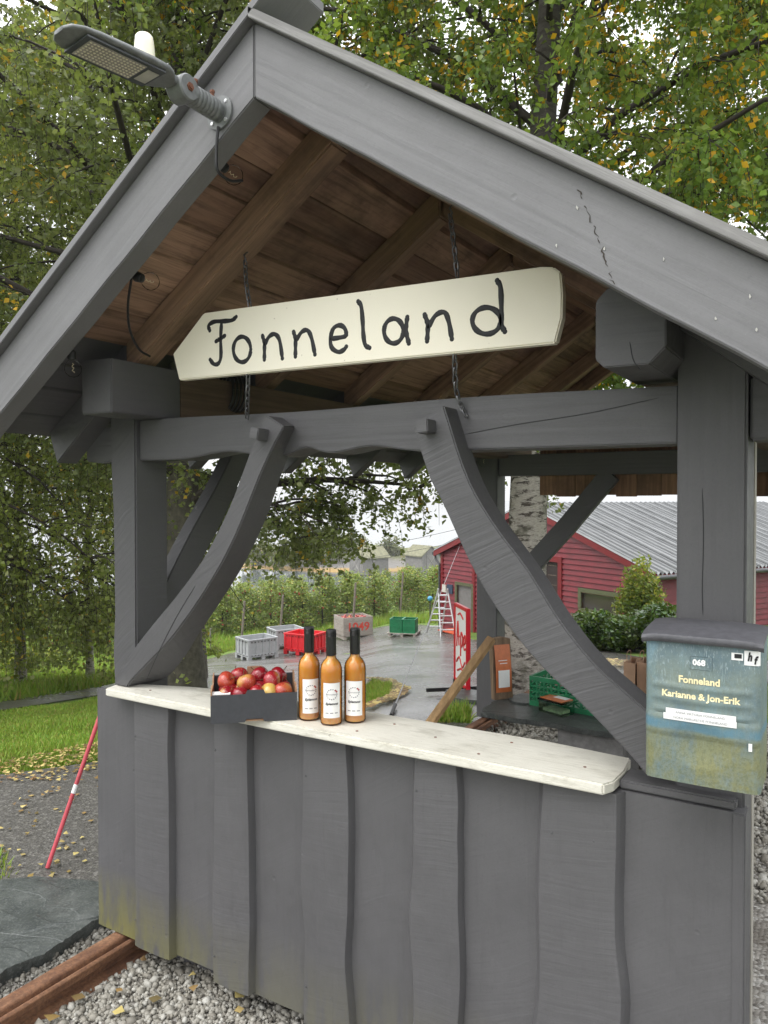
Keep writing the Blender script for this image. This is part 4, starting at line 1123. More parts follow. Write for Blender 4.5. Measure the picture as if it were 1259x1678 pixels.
def ribbon(mb, pts, Y, hw, th, n):
    P3 = [np.array(p) for p in smooth_path([UY(x, y, Y) for x, y in pts], n)]
    V = []; m = len(P3)
    for i, p in enumerate(P3):
        t = P3[min(i + 1, m - 1)] - P3[max(i - 1, 0)]; t = t / (np.linalg.norm(t) + 1e-9); s = np.array((-t[2], 0, t[0]))
        k = hw * (1 + .12 * math.sin(i * 1.3)) * (1.0 if 0 < i < m - 1 else .65)
        V += [p + s * k, p + s * k * .6 + np.array((0, -th, 0)), p - s * k * .6 + np.array((0, -th, 0)), p - s * k]
    F = [(4 * i + j, 4 * i + j + 1, 4 * i + 5 + j, 4 * i + 4 + j) for i in range(m - 1) for j in range(3)] + [(0, 3, 2, 1), (4 * m - 4, 4 * m - 3, 4 * m - 2, 4 * m - 1)]
    mb.add(V, F)
    for p in (P3[0], P3[-1]):
        mb.lathe([(hw * 1.02, 0), (hw * .6, th), (0, th)], 10, p + np.array((0, .0002, 0)), Matrix.Rotation(R(90), 3, 'X'))
for nm, st in letters:
    mb = MB()
    for s in st: ribbon(mb, s, sy + .0003, .0078, .0022, 30 if len(s) > 8 else 18)
    mb.build(nm, INK, sign, smooth=40)
# chains
def chain(path, parent, name='chain'):
    P3 = smooth_path(path, 60); Ls = [P3[0]]
    pitch = .021
    seg = np.array(P3); cum = np.concatenate([[0], np.cumsum(np.linalg.norm(np.diff(seg, axis=0), axis=1))])
    n = max(2, int(cum[-1] / pitch)); mb = MB()
    for k in range(n):
        s = (k + .5) * pitch; p = np.array([np.interp(s, cum, seg[:, a]) for a in range(3)])
        q = np.array([np.interp(s + .004, cum, seg[:, a]) for a in range(3)]) - np.array([np.interp(s - .004, cum, seg[:, a]) for a in range(3)])
        m = frame(q, (1, 0, 0) if k % 2 else (.25, 1, 0))
        loop = []
        for i in range(12):
            a = 2 * math.pi * i / 12; x = .0062 * math.cos(a); z = .0085 * math.sin(a) + (.0055 if math.sin(a) > 0 else -.0055)
            loop.append(Vector([float(c) for c in p]) + m @ Vector((x, 0, z)))
        mb.tube(loop + loop[:1], .0026, 5, cap=False)
    return mb.build(name, STEEL, parent, smooth=70)
chain([UY(402, 428, -.0), UY(404, 465, -.02), UY(410, 504, -.02)], sign)
chain([UY(407, 612, -.02), UY(406, 650, .0), UY(405, 690, .05)], sign)
chain([UY(738, 352, .0), UY(744, 400, -.02), UY(750, 456, -.02)], sign)
chain([UY(745, 580, -.02), UY(747, 632, .02), UY(754, 660, .045), UY(765, 684, .05)], sign)
for px, py in ((400, 424), (737, 348)):
    c = UY(px, py, .0); mb = MB(); mb.tube([c + np.array((0, .02, .03)), c + np.array((0, 0, .012)), c + np.array((.008, 0, -.004)), c + np.array((0, 0, -.012))], .003, 6); mb.build('chain_hook', STEEL, sign, smooth=60)
# ------------------------------------------------------------------ lamp on the gable
lp = UY(362, 186, BF)                         # flange centre on the left barge board
lamp = thing('street_lamp', 'grey flat-headed outdoor lamp bolted near the peak of the gable', 'lamp', (lp[0], BF, lp[2]))
ad = Vector((-.03, -1, .03)).normalized()     # stub points out of the board
mf = frame(ad, (1, 0, 0))
mb = MB(); mb.lathe([(.045, 0), (.045, .006), (.028, .007), (.028, .010)], 24, lp, mf); mb.build('flange', LAMP, lamp, smooth=35)
for k in range(4):
    a = R(45 + 90 * k); c = Vector(lp) + mf @ Vector((.035 * math.cos(a), .035 * math.sin(a), .006)); mb = MB(); mb.lathe([(.006, 0), (.005, .003), (0, .0034)], 8, c, mf); mb.build('screw', ALU, lamp, smooth=40)
prof = [(.026, .006)] + [(r_, z) for i in range(7) for r_, z in ((.0265, .02 + i * .013), (.0285, .024 + i * .013), (.0285, .029 + i * .013))] + [(.027, .118), (.0, .118)]
mb = MB(); mb.lathe(prof, 24, lp, mf); mb.build('sleeve', LAMP, lamp, smooth=35)
for k, s in enumerate((.035, .095)):
    c = Vector(lp) + ad * s + Vector((.004, 0, .026)); mb = MB(); mb.lathe([(.0055, 0), (.0055, .012), (.007, .012), (.007, .018), (0, .0185)], 6, c); mb.build('bolt', BOLT, lamp)
kn = Vector(lp) + ad * .135
mb = MB(); mb.lathe([(.0, -.027), (.030, -.027), (.033, -.023), (.033, .023), (.030, .027), (0, .027)], 28, kn, frame((1, 0, 0), (0, 1, 0))); mb.build('knuckle', LAMP, lamp, smooth=35)
mb = MB(); mb.lathe([(.0, .0), (.011, .0), (.011, .003), (.007, .003), (.007, .006), (0, .006)], 6, kn + Vector((.0272, 0, 0)), frame((1, 0, 0), (0, 1, 0))); mb.build('pivot_bolt', BOLT, lamp)
hd = Vector((-.13, -1, -.03)).normalized()
hy = Vector((1, -.10, .0)); hm = frame(hd, hy)            # local: x across, y = down/up, z outward
upv = hm @ Vector((0, 1, 0)); flip = 1 if upv.z > 0 else -1
def H(x, u, s): return kn + hm @ Vector((x, u * flip, s * .71))
neck = [(.02, .02), (.022, .05), (.03, .075), (.050, .10)]
mb = MB(); n = 16; V = []; SCL = .71
st = [(.020, .022, .005), (.019, .018, .03), (.024, .016, .055), (.045, .014, .08), (.058, .014, .11), (.062, .015, .18), (.062, .0135, .28), (.060, .012, .37), (.055, .010, .42), (.042, .008, .452), (.020, .006, .466)]
for w, h, s in st:
    for k in range(n):
        a = 2 * math.pi * k / n; ca, sa = math.cos(a), math.sin(a)
        x = w * math.copysign(abs(ca) ** .45, ca); u = h * math.copysign(abs(sa) ** .7, sa)
        if u < 0: u *= .55
        V.append(H(x, u + .004, s))
F = [(i * n + k, i * n + (k + 1) % n, (i + 1) * n + (k + 1) % n, (i + 1) * n + k) for i in range(len(st) - 1) for k in range(n)] + [tuple(range(n - 1, -1, -1)), tuple((len(st) - 1) * n + k for k in range(n))]
mb.add(V, F); head = mb.build('lamp_head', LAMP, lamp, smooth=50)
def slab_h(x0, x1, s0, s1, u0, u1, nm, mat, par):
    mb = MB(); mb.prism([H(x0, u0, s0), H(x1, u0, s0), H(x1, u0, s1), H(x0, u0, s1)], (H(0, u1, 0) - H(0, u0, 0))); return mb.build(nm, mat, par)
slab_h(-.050, .050, .12, .41, -.0085, -.004, 'recess', LAMPD, head)
slab_h(-.040, .040, .185, .392, -.0098, -.006, 'led_panel', LEDP, head)
slab_h(-.030, .030, .128, .172, -.0098, -.006, 'rating_plate', simple('rating_plate', (.42, .40, .36), .4), head)
mb = MB()
for i in range(7):
    for j in range(16):
        c = H(-.033 + .011 * i, -.0100, .192 + .0128 * j); mb.lathe([(.0034, 0), (.002, .0012), (0, .0014)], 6, c, frame(-(H(0, 1, 0) - H(0, 0, 0)), (1, 0, 0)))
mb.build('led_dots', LEDD, head)['kind'] = 'stuff'
mb = MB(); mb.lathe([(.027, .008), (.027, .026), (.025, .028), (.0235, .060), (.021, .078), (.017, .083), (0, .084)], 24, H(0, .006, .155), frame(H(0, 1, 0) - H(0, 0, 0), (1, 0, 0))); mb.build('light_sensor', SENSOR, lamp, smooth=40)
cb = [Vector(lp) + Vector((.0, -.010, -.040)), Vector(lp) + Vector((.0, -.014, -.07)), Vector(lp) + Vector((-.005, -.012, -.115)), Vector(lp) + Vector((-.006, -.006, -.155)), Vector(lp) + Vector((-.004, .04, -.165)), Vector(lp) + Vector((.0, .085, -.15))]
mb = MB(); mb.tube(smooth_path(cb, 20), .0042, 8); mb.build('power_cable', CABLE, lamp, smooth=60)

# ------------------------------------------------------------------ bulbs strung under the barge board
def bulb(px, py, Y, label, tilt, r=.028):
    c = Vector(UY(px, py, Y)); t = thing('light_bulb', label, 'bulb', c, 'bulbs of the string light')
    m = frame(tilt, (1, 0, .1))
    mb = MB(); mb.lathe([(.010, .030), (.014, .033), (.0165, .055), (.013, .062), (.005, .066)], 14, c, m); mb.build('socket', RUBBER, t, smooth=40)
    mb = MB(); mb.lathe([(.0, -r * .98), (r * .5, -r * .86), (r * .88, -r * .45), (r, 0), (r * .9, r * .45), (r * .62, r * .88), (.011, .032)], 20, c, m); mb.build('glass', CLEAR, t, smooth=80)
    mb = MB()
    mb.tube([c + m @ Vector((.004 * math.cos(i * 1.9), .004 * math.sin(i * 1.9), -.012 + i * .004)) for i in range(9)], .0008, 4)
    mb.build('filament', simple('filament', (.7, .6, .4), .3, .05), t)
    return c + m @ Vector((0, 0, .064))
e1 = bulb(383, 287, -.28, 'clear bulb under the gable peak below the lamp', (-.8, -.2, .7))
e2 = bulb(247, 461, -.28, 'clear bulb halfway down the left side of the gable', (-.9, -.2, .35))
e3 = bulb(120, 605, -.28, 'clear bulb at the low left end of the gable', (.1, -.2, 1))
e4 = bulb(793, 757, 3.36, 'clear bulb hanging at the back beam', (0, 0, 1), .04)
mb = MB()
for a, b, sag in ((e1, e2, .01), (e2, e3, .0)):
    pts = [Vector(a).lerp(Vector(b), t) + Vector((-.012, 0, .02 - sag * math.sin(math.pi * t))) for t in (0, .1, .5, .9, 1)]
    mb.tube(smooth_path(pts, 14), .003, 6)
lc = [UY(216, 455, -.26), UY(210, 500, -.2), UY(213, 540, -.15), UY(228, 572, -.1), UY(246, 584, -.05)]
mb.tube(smooth_path(lc, 20), .0042, 8)
tag(mb.build('light_cable', CABLE, smooth=60), 'black cable looping from the bulb string to the rafter', 'cable')
# electric box, conduit and cable coil inside
c = UY(318, 628, .45); t = thing('junction_box', 'small cream junction box under the hanging sign', 'box', c)
mb = MB(); mb.box(c, (.075, .05, .075)); mb.build('case', CREAMP, t, .004)
mb = MB(); mb.tube([c + np.array((-.02, 0, -.037)), c + np.array((-.018, 0, -.055)), c + np.array((.0, 0, -.062))], .006, 6); mb.build('cable_gland', CREAMP, t)
mb = MB(); a = UY(279, 545, .24); b_ = UY(288, 684, .24); mb.tube([a, a * .5 + b_ * .5, b_], .011, 10)
cd = thing('conduit', 'grey plastic pipe behind the end of the sign', 'pipe', b_); mb.build('pipe', simple('grey_conduit', (.2, .2, .2), .5), cd, smooth=60)
mb = MB(); mb.box(a, (.03, .03, .05)); mb.build('clip', simple('conduit_clip', (.17, .17, .17), .5), cd, .003)
c = UY(368, 640, .42); mb = MB()
for k in range(5): mb.tube([Vector(c) + Vector((.01 * k + .05 * math.cos(a), .012 * k, .085 * math.sin(a))) for a in np.linspace(0, 6.283, 25)], .006, 6)
tag(mb.build('cable_coil', CABLE, smooth=60), 'coil of black cable hung inside behind the tie beam', 'cable')

# ------------------------------------------------------------------ mailbox
mY = -.185
m0 = UY(1057, 1270, mY); mx0, mx1 = 2.100, 2.333; mz0, mz1 = 1.033, 1.348; dp = .135
mail = thing('mailbox', 'weathered blue-green plastic mailbox with grey lid on the right post', 'mailbox', (2.2165, mY + dp, mz0))
def rrect(w, d, r, n=5, bow=.006):
    P2 = []
    for cx, cy, a0 in ((w / 2 - r, d - r * .3, 0), (-w / 2 + r, d - r * .3, 90), (-w / 2 + r, r, 180), (w / 2 - r, r, 270)):
        rr = r if cy < d / 2 else r * .3
        P2 += [(cx + rr * math.cos(R(a0 + 90 * i / n)), cy + rr * math.sin(R(a0 + 90 * i / n))) for i in range(n + 1)]
    return [(x, y - bow * (1 - (2 * x / w) ** 2) * (y < d / 2)) for x, y in P2]
def mfront(x, z):
    """the face of the box with its ridges and shallow basin"""
    w = mx1 - mx0; u = (x - (mx0 + mx1) / 2) / (w / 2); h = z - mz0
    y = mY - .006 * (1 - u * u)
    for zc in (.215, .187, .16):
        arch = zc - .004 * (1 - u * u)
        dz = h - arch
        if abs(u) < .86 and abs(dz) < .011: y -= .0035 * max(0, 1 - abs(dz + .003) / .008)
    if .10 < h < .145: y -= .003
    q = (u / .55) ** 2 + ((h - .085) / .05) ** 2
    if q < 1: y += .006 * (1 - q)
    e = max(0, abs(u) - .9) / .1
    return y + .010 * e * e
nx, nz = 34, 60; V = []
for j in range(nz + 1):
    for i in range(nx + 1):
        x = mx0 + (mx1 - mx0) * i / nx + .004 * (.5 - j / nz) * 0; z = mz0 + (mz1 - mz0) * j / nz
        V.append((x, mfront(x, z), z))
F = [(j * (nx + 1) + i, j * (nx + 1) + i + 1, (j + 1) * (nx + 1) + i + 1, (j + 1) * (nx + 1) + i) for j in range(nz) for i in range(nx)]
mb = MB(); mb.add(V, F)
# sides, bottom and back follow the rim of the front
rim = [(i, 0) for i in range(nx + 1)] + [(nx, j) for j in range(1, nz + 1)] + [(i, nz) for i in range(nx - 1, -1, -1)] + [(0, j) for j in range(nz - 1, 0, -1)]
fr = [V[j * (nx + 1) + i] for i, j in rim]; bk = [(x, mY + dp, z) for x, y, z in fr]; k = len(fr)
mb.add(fr + bk, [(i, (i + 1) % k, (i + 1) % k + k, i + k) for i in range(k)] + [tuple(range(k, 2 * k))])
mb.build('body', MAIL, mail, smooth=50)
ld = []
for j, (yo, zo) in enumerate([(-.012, -.007), (-.015, -.001), (-.012, .006), (.012, .012), (.06, .018), (dp, .022)]):
    for i in range(15):
        u = -1 + 2 * i / 14; ld.append(((mx0 + mx1) / 2 + u * ((mx1 - mx0) / 2 + .006), mY + yo - .008 * (1 - u * u) * (1 if j < 3 else .5), mz1 + zo - .006 * abs(u) ** 6 + .002))
lf = [(j * 15 + i, j * 15 + i + 1, (j + 1) * 15 + i + 1, (j + 1) * 15 + i) for j in range(5) for i in range(14)]
mb = MB(); mb.add(ld, lf)
low = [(x, y + .004, z - .004) for x, y, z in ld]; mb.add(low, [f[::-1] for f in lf])
edge_i = list(range(15)) + [j * 15 + 14 for j in range(1, 6)] + [75 + i for i in range(13, -1, -1)] + [j * 15 for j in range(4, 0, -1)]
ne = len(edge_i); mb.add([ld[i] for i in edge_i] + [low[i] for i in edge_i], [(i, (i + 1) % ne, (i + 1) % ne + ne, i + ne) for i in range(ne)])
mb.build('lid', MAILLID, mail, smooth=50)
def mplace(cx, cz_, tilt=0):
    def f(x, y):
        X = cx + x; Z = cz_ + y + tilt * x; return (X, mfront(X, Z) - .0014, Z)
    return f
mw = mx1 - mx0
def mpx(px, py): p = UY(px, py, mY - .004); return float(p[0]), float(p[2])
x_, z_ = mpx(1146, 1086); text_mb('068', .017, mplace(x_, z_), .026, .0008).build('house_number', WHITE, mail)
x_, z_ = mpx(1146, 1116); text_mb('Fonneland', .021, mplace(x_, z_), .083, .0007).build('family_name', GOLD, mail)
x_, z_ = mpx(1147, 1142); text_mb('Karianne & Jon-Erik', .019, mplace(x_, z_), .158, .0006).build('first_names', GOLD, mail)
def patch(px0, py0, py1, px1, nm, mat, off, par=mail, n=8):
    """flat sticker: left edge px0 from py0 (top) to py1 (bottom), right edge at px1"""
    x0, z1 = mpx(px0, py0); _, z0 = mpx(px0, py1); x1, _ = mpx(px1, py0); mb = MB()
    for i in range(n):
        a = x0 + (x1 - x0) * i / n; b = x0 + (x1 - x0) * (i + 1) / n
        ya, yb = (min(mfront(q, z) for z in np.linspace(z0, z1, 5)) - off for q in (a, b))
        mb.add([(a, ya, z0), (b, yb, z0), (b, yb, z1), (a, ya, z1)], [(0, 1, 2, 3)])
    return mb.build(nm, mat, par)
patch(1092, 1158, 1168, 1207, 'name_strip', WHITE, .0012); patch(1088, 1166, 1176, 1208, 'name_strip', WHITE, .0016)
def mplace2(cx, cz_, off, hh=.007):
    def f(x, y): X = cx + x; return (X, min(mfront(X, cz_ + q) for q in np.linspace(-hh, hh, 7)) - off, cz_ + y)
    return f
x_, z_ = mpx(1092, 1163.5); xm = (mpx(1092, 1160)[0] + mpx(1207, 1160)[0]) / 2
text_mb('ANNA VIKTORIA FONNELAND', .0072, mplace2(xm, z_, .0026), .100).build('strip_lettering', GREYL, mail)
x_, z_ = mpx(1088, 1171.5); text_mb('NORA MARGRETHE FONNELAND', .0072, mplace2(xm, z_, .0030), .108).build('strip_lettering', GREYL, mail)
patch(1220, 1066, 1090, 1246, 'emblem_sticker', WHITE, .0014)
x_, z_ = mpx(1229, 1077); text_mb('h', .024, mplace2(x_, z_, .0030, .012), .009, .0012, shear=.2).build('emblem_letter', INK, mail)
x_, z_ = mpx(1238, 1083); text_mb('f', .022, mplace2(x_, z_, .0032, .012), .008, .0012, shear=.2).build('emblem_letter', INK, mail)
patch(1199, 1069, 1081, 1218, 'torn_sticker', WHITE, .0014); patch(1204, 1071, 1078, 1216, 'torn_patch', INK, .0024)
patch(1227, 1218, 1231, 1233, 'white_sticker', WHITE, .0014)
mb = MB()
for a, b in (((mx0 + mx1) / 2 - .022, (mx0 + mx1) / 2 + .022),):
    zc = mpx(1146, 1086)[1]
    for (xa, za, xb, zb) in ((a, zc + .014, b, zc + .014), (a, zc - .014, b, zc - .014), (a, zc - .014, a, zc + .014), (b, zc - .014, b, zc + .014)):
        mb.tube([(xa, mfront(xa, za) - .0005, za), (xb, mfront(xb, zb) - .0005, zb)], .0009, 5)
mb.build('number_frame', MAIL, mail)
mb = MB(); mb.box(((mx0 + mx1) / 2, .0, 1.15), (.12, .10, .05)); mb.build('bracket', OLD, mail, .003)

# ------------------------------------------------------------------ apple tray and apples
c0 = np.array([.793, -.199]); c1 = np.array([.994, -.022]); bu = (c1 - c0) / np.linalg.norm(c1 - c0); bv = np.array([-bu[1], bu[0]])
bwid = float(np.linalg.norm(c1 - c0)); bd = .195; bh = .098; zt = cz + .001
def BX(u, v, z): return np.array([*(c0 + bu * u + bv * v), zt + z])
tray = thing('apple_tray', 'open dark printed cardboard tray full of red apples on the counter', 'box', BX(bwid / 2, bd / 2, 0))
th = .004
def panel(nm, mat, a, b, z0, z1, thick, par=tray, notch=None):
    """an upright card panel from plan point a to b"""
    a = np.array(a); b = np.array(b); d = (b - a) / np.linalg.norm(b - a); nrm_ = np.array([-d[1], d[0]]) * thick
    L = np.linalg.norm(b - a); pr_ = [(0, z0), (L, z0), (L, z1), (0, z1)] if notch is None else notch(L)
    mb = MB(); mb.prism([BX(*(a + d * s), z) for s, z in pr_], (*(bu * nrm_[0] + bv * nrm_[1]), 0)); return mb.build(nm, mat, par)
front = lambda L: [(0, 0), (L * .39, 0), (L * .41, .010), (L * .60, .010), (L * .62, 0), (L, 0), (L, .088), (L * .63, .088), (L * .61, .100), (L * .42, .100), (L * .40, .088), (0, .086)]
panel('front_panel', CARD, (0, 0), (bwid, 0), 0, 0, th, notch=front)
back = lambda L: [(0, 0), (L, 0), (L, .108), (L * .62, .108), (L * .6, .118), (L * .42, .118), (L * .4, .108), (0, .108)]
panel('back_panel', CARD, (0, bd), (bwid, bd), 0, 0, -th, notch=back)
side = lambda L: [(.0045, 0), (L - .0045, 0), (L - .0045, .118), (L * .72, .118), (L * .66, .094), (L * .3, .094), (L * .24, .110), (.0045, .098)]
panel('side_panel', KRAFT, (0, 0), (0, bd), 0, 0, -th, notch=side); panel('side_panel', KRAFT, (bwid, 0), (bwid, bd), 0, 0, th, notch=side)
mb = MB(); mb.prism([BX(.004, .0045, .002), BX(bwid - .004, .0045, .002), BX(bwid - .004, bd - .0045, .002), BX(.004, bd - .0045, .002)], (0, 0, .004)); mb.build('base', KRAFT, tray)
mb = MB(); mb.prism([BX(bwid * .40, bd - .006, .100), BX(bwid * .62, bd - .006, .100), BX(bwid * .60, bd - .008, .136), BX(bwid * .42, bd - .008, .136)], (*(-bv * .003), 0)); mb.build('flap', KRAFT, tray)
mb = MB(); mb.prism([BX(.003, .012, .086), BX(.060, .012, .086), BX(.060, .03, .090), BX(.003, .03, .090)], (0, 0, .003)); mb.build('leaflet', PAPER, tray)
def apple_mesh(r, seed):
    rng = random.Random(seed); n = 18; prof_ = []
    for i in range(13):
        a = -90 + 180 * i / 12; rr = r * math.cos(R(a)); z = r * .90 * math.sin(R(a))
        if i >= 10: z -= r * .30 * ((i - 9.5) / 2.5) ** 2
        if i <= 2: z += r * .14 * ((2.5 - i) / 2.5) ** 2
        prof_.append((max(rr * (1.03 if 5 < i < 10 else 1), 0.0001 if 0 < i < 12 else 0), z))
    mb = MB(); mb.lathe(prof_, n); sh = rng.uniform(.94, 1.06); mb.v = [(x * sh, y / sh, z) for x, y, z in mb.v]
    return mb.mesh('apple_flesh', smooth=80)
AM = [apple_mesh(.0300, i) for i in range(3)]
stm = MB(); stm.tube([(0, 0, .020), (.001, 0, .030), (.005, .002, .040)], [.0013, .0013, .0018], 5); STM = stm.mesh('apple_stem', smooth=60)
pos = []
for lay, (z, nu, nv) in enumerate(((.036, 4, 3), (.078, 5, 3))):
    for j in range(nv):
        for i in range(nu):
            u = .043 + (bwid - .086) * i / (nu - 1) + (.012 if lay and j % 2 else 0) + random.uniform(-.006, .006); v = .043 + (bd - .086) * j / (nv - 1) + random.uniform(-.003, .003)
            pos.append((min(u, bwid - .042), v, z + random.uniform(-.004, .004), lay))
pos += [(.085, .135, .116, 2), (.150, .115, .118, 2), (.215, .14, .112, 2), (.190, .07, .113, 2), (.045, .10, .110, 2), (.110, .065, .111, 2), (.155, .155, .110, 2)]
lab = {2: ['large dark red apple heaped at the back of the tray', 'red apple on top in the middle of the tray', 'red apple on top at the tray back beside the first bottle', 'dark red apple lying on its side at top of heap', 'red apple at the top left of the heap', 'red apple at the front of the heap above the tray notch', 'blushed apple at the back of the heap against the card flap']}
ai = 0; first = {}
for k, (u, v, z, lay) in enumerate(pos):
    if lay == 0: lb = 'red apple in the bottom layer of the cardboard tray'
    elif lay == 1: lb = 'red apple with yellow blush in the upper layer of the tray'
    else: lb = lab[2][ai]; ai += 1
    a = link('apple', AM[k % 3], None); a.location = BX(u, v, z); tag(a, lb, 'apple', 'apples in the tray')
    mt = APP[(0, 1, 1, 2, 0, 1, 2, 0)[(k * 5 + 3) % 8]]
    if not AM[k % 3].materials: AM[k % 3].materials.append(mt)
    a.material_slots[0].link = 'OBJECT'; a.material_slots[0].material = mt
    e = (random.uniform(-1.6, 1.6), random.uniform(-1.2, 1.2), random.uniform(0, 6)); a.rotation_euler = e
    s_ = link('stem', STM, STEM, a)

# ------------------------------------------------------------------ bottles of juice
camv = np.array([CAM[0], CAM[1]])
def bottle(px, py, label, turn):
    q = UZ(px, py, cz); f = (camv - q[:2]); f /= np.linalg.norm(f); cxy = q[:2] - f * .030; ang0 = math.atan2(f[1], f[0]) + R(turn)
    t = thing('juice_bottle', label, 'bottle', (cxy[0], cxy[1], cz + .0008), 'bottles of apple juice'); c = np.array([cxy[0], cxy[1], cz + .0008]); r = .0343
    sh = [(0, .004), (r * .80, .0), (r * .95, .002), (r, .008), (r, .160), (r * .995, .167), (r * .97, .175), (r * .915, .183), (r * .82, .190), (r * .69, .196), (r * .56, .2005), (r * .47, .205), (r * .435, .211), (r * .42, .230), (r * .42, .272)]
    mb = MB(); mb.lathe([(max(a - .0022, 0), b + (.003 if i < 3 else 0)) for i, (a, b) in enumerate(sh[:-2])], 32, c); mb.build('juice', JUICE, t, smooth=60)
    mb = MB(); mb.lathe(sh, 32, c); mb.build('glass', BOTG, t, smooth=60)
    mb = MB(); cp = [(r * .465, .2135), (r * .47, .215), (r * .46, .268)] + [(r * (.46 + dr), .270 + i * .0045 + dz) for i in range(4) for dr, dz in ((.0, 0), (.025, .001), (.025, .0032), (0, .0042))] + [(r * .46, .290), (r * .43, .2935), (0, .294)]
    mb.lathe(cp, 28, c); mb.build('cap', CAP, t, smooth=30)
    def on(x, y, k=.0006): a = ang0 + x / r; return c + np.array([(r + k) * math.cos(a), (r + k) * math.sin(a), .079 + y])
    mb = MB(); n = 14; hw, hh = .0275, .054
    V = [on(-hw + 2 * hw * i / n, s * hh) for s in (-1, 1) for i in range(n + 1)]; mb.add(V, [(i, i + 1, n + 2 + i, n + 1 + i) for i in range(n)]); lb = mb.build('label', PAPER, t, smooth=60)
    mb = MB()
    for i in range(15):
        a = R(24 * i + 5); cx, cy = .0155 * math.cos(a), .019 + .0155 * math.sin(a)
        if 3 < i < 6 and False: continue
        w = .0022; b_ = a + 1.2; P4 = [(cx + w * math.cos(b_ + q), cy + (w if k2 % 2 else w * .55) * math.sin(b_ + q)) for k2, q in enumerate((0, 1.57, 3.14, 4.71))]
        mb.add([on(x, y, .0012) for x, y in P4], [(0, 1, 2, 3)])
    mb.build('wreath', INKG, lb)
    mb = MB()
    for cx, cy in ((.0115, .031), (.0150, .027)): mb.add([on(cx + .0028 * math.cos(q), cy + .0028 * math.sin(q), .0013) for q in np.linspace(0, 6.283, 9)[:-1]], [tuple(range(8))])
    mb.build('apple_emblem', APPLE_SPOT, lb)
    text_mb('fonneland', .0062, lambda x, y: on(x, y + .019, .0014), .036).build('lettering', INKG, lb)
    text_mb('Eplemost', .0105, lambda x, y: on(x, y - .010, .0014), .040, .0003, shear=.25).build('lettering', INK, lb)
    mb = MB()
    for k in range(3): mb.add([on(-.02 + .0145 * k + dx, -.040 + dy, .0012) for dx, dy in ((0, 0), (.010, 0), (.010, .003), (0, .003))], [(0, 1, 2, 3)])
    mb.build('small_print', GREYL, lb)
bottle(507, 1182, 'juice bottle nearest the apple tray, first of three', 10)
bottle(543, 1190, 'middle juice bottle standing slightly forward of the other two', 3)
bottle(582, 1186, 'third juice bottle, farthest from the apple tray', -6)

# ------------------------------------------------------------------ slate bench and what stands on it
bz = .25
bench = thing('slate_bench', 'low bench of rough slate slab on a concrete block inside the stall', 'bench', (1.1, 2.95, -.1))
rng = np.random.default_rng(77)
ol = [(.40, 2.70), (.62, 2.66), (.85, 2.69), (1.05, 2.66), (1.3, 2.68), (1.6, 2.66), (1.95, 2.70), (1.97, 3.1), (1.9, 3.34), (1.4, 3.33), (1.0, 3.34), (.7, 3.33), (.46, 3.3), (.37, 3.0)]
P_ = []
for (a, b), (c, d) in zip(ol, ol[1:] + ol[:1]):
    for k in range(6): P_.append((a + (c - a) * k / 6 + rng.normal(0, .006), b + (d - b) * k / 6 + rng.normal(0, .006)))
mb = MB(); mb.prism([(x, y, bz - .032) for x, y in P_], (0, 0, .032)); mb.build('slab', SLATED, bench, .003)
mb = MB(); mb.box((1.12, 2.92, .055), (.42, .36, .322)); mb.build('block', CONC, bench, .01)
mb = MB(); mb.box((1.78, 3.0, .055), (.25, .36, .322)); mb.build('block', CONC, bench, .01)
def bench_xy(px, py, z=bz): return UZ(px, py, z)
# card stand
q = bench_xy(826, 1146, bz); st_ = thing('card_stand', 'small wooden stand with an orange payment card leaning back', 'stand', q)
fdir = np.array([.80, -.60, 0]); fdir /= np.linalg.norm(fdir); sdv = np.array([-fdir[1], fdir[0], 0]) * 1.0
upd = np.array([0, 0, 1.0]) - fdir * .10; upd /= np.linalg.norm(upd)
wS, hS = .15, .43
def ST(u, v, o=0): return q + sdv * u + upd * v + fdir * o
mb = MB(); mb.prism([ST(-wS / 2, .0), ST(wS / 2, .0), ST(wS / 2, hS * .97), ST(wS * .1, hS), ST(-wS / 2, hS * .98)], -fdir * .045); mb.build('backing_board', rawwood('stand_wood', 'Z', (.24, .16, .10), (.2, .13, .08), (.1, .07, .05)), st_, .003)
mb = MB(); cv = []
for i in range(9):
    v = .05 + .33 * i / 8; o = .004 + .012 * math.sin(math.pi * i / 8); cv += [ST(-.062, v, o), ST(.062, v, o)]
mb.add(cv, [(2 * i, 2 * i + 1, 2 * i + 3, 2 * i + 2) for i in range(8)]); cardo = mb.build('orange_card', ORANGE, st_, smooth=60)
mb = MB(); mb.add([ST(-.045, .085, .0145), ST(.045, .085, .0145), ST(.045, .205, .0205), ST(-.045, .205, .0205)], [(0, 1, 2, 3)]); mb.build('white_panel', WHITE, cardo)
mb = MB()
for k in range(2): mb.add([ST(-.04 + .01 * k, .27 - .02 * k, .0195), ST(.03, .27 - .02 * k, .0195), ST(.03, .275 - .02 * k, .0195), ST(-.04 + .01 * k, .275 - .02 * k, .0195)], [(0, 1, 2, 3)])
mb.build('print_line', WHITE, cardo)
text_mb('vipps', .036, lambda x, y: ST(x * 1.0, .315 + y, .0165), .085, .001).build('lettering', WHITE, cardo) if False else None
for dx, dy, rz in ((.03, -.01, .4), (.14, .02, .1)):
    mb = MB(); p = q + np.array([dx, dy - .02, 0]); o = [(p[0] + .10 * math.cos(a + rz) * (1 + .15 * math.sin(3 * a)), p[1] + .07 * math.sin(a + rz), bz + .0006) for a in np.linspace(0, 6.283, 12)[:-1]]
    if dx > .1: mb.prism(o, (0, 0, .012)); tag(mb.build('slate_chip', SLATED, None, .002), 'flat slate chip lying on the bench in front of the green crate', 'stone')
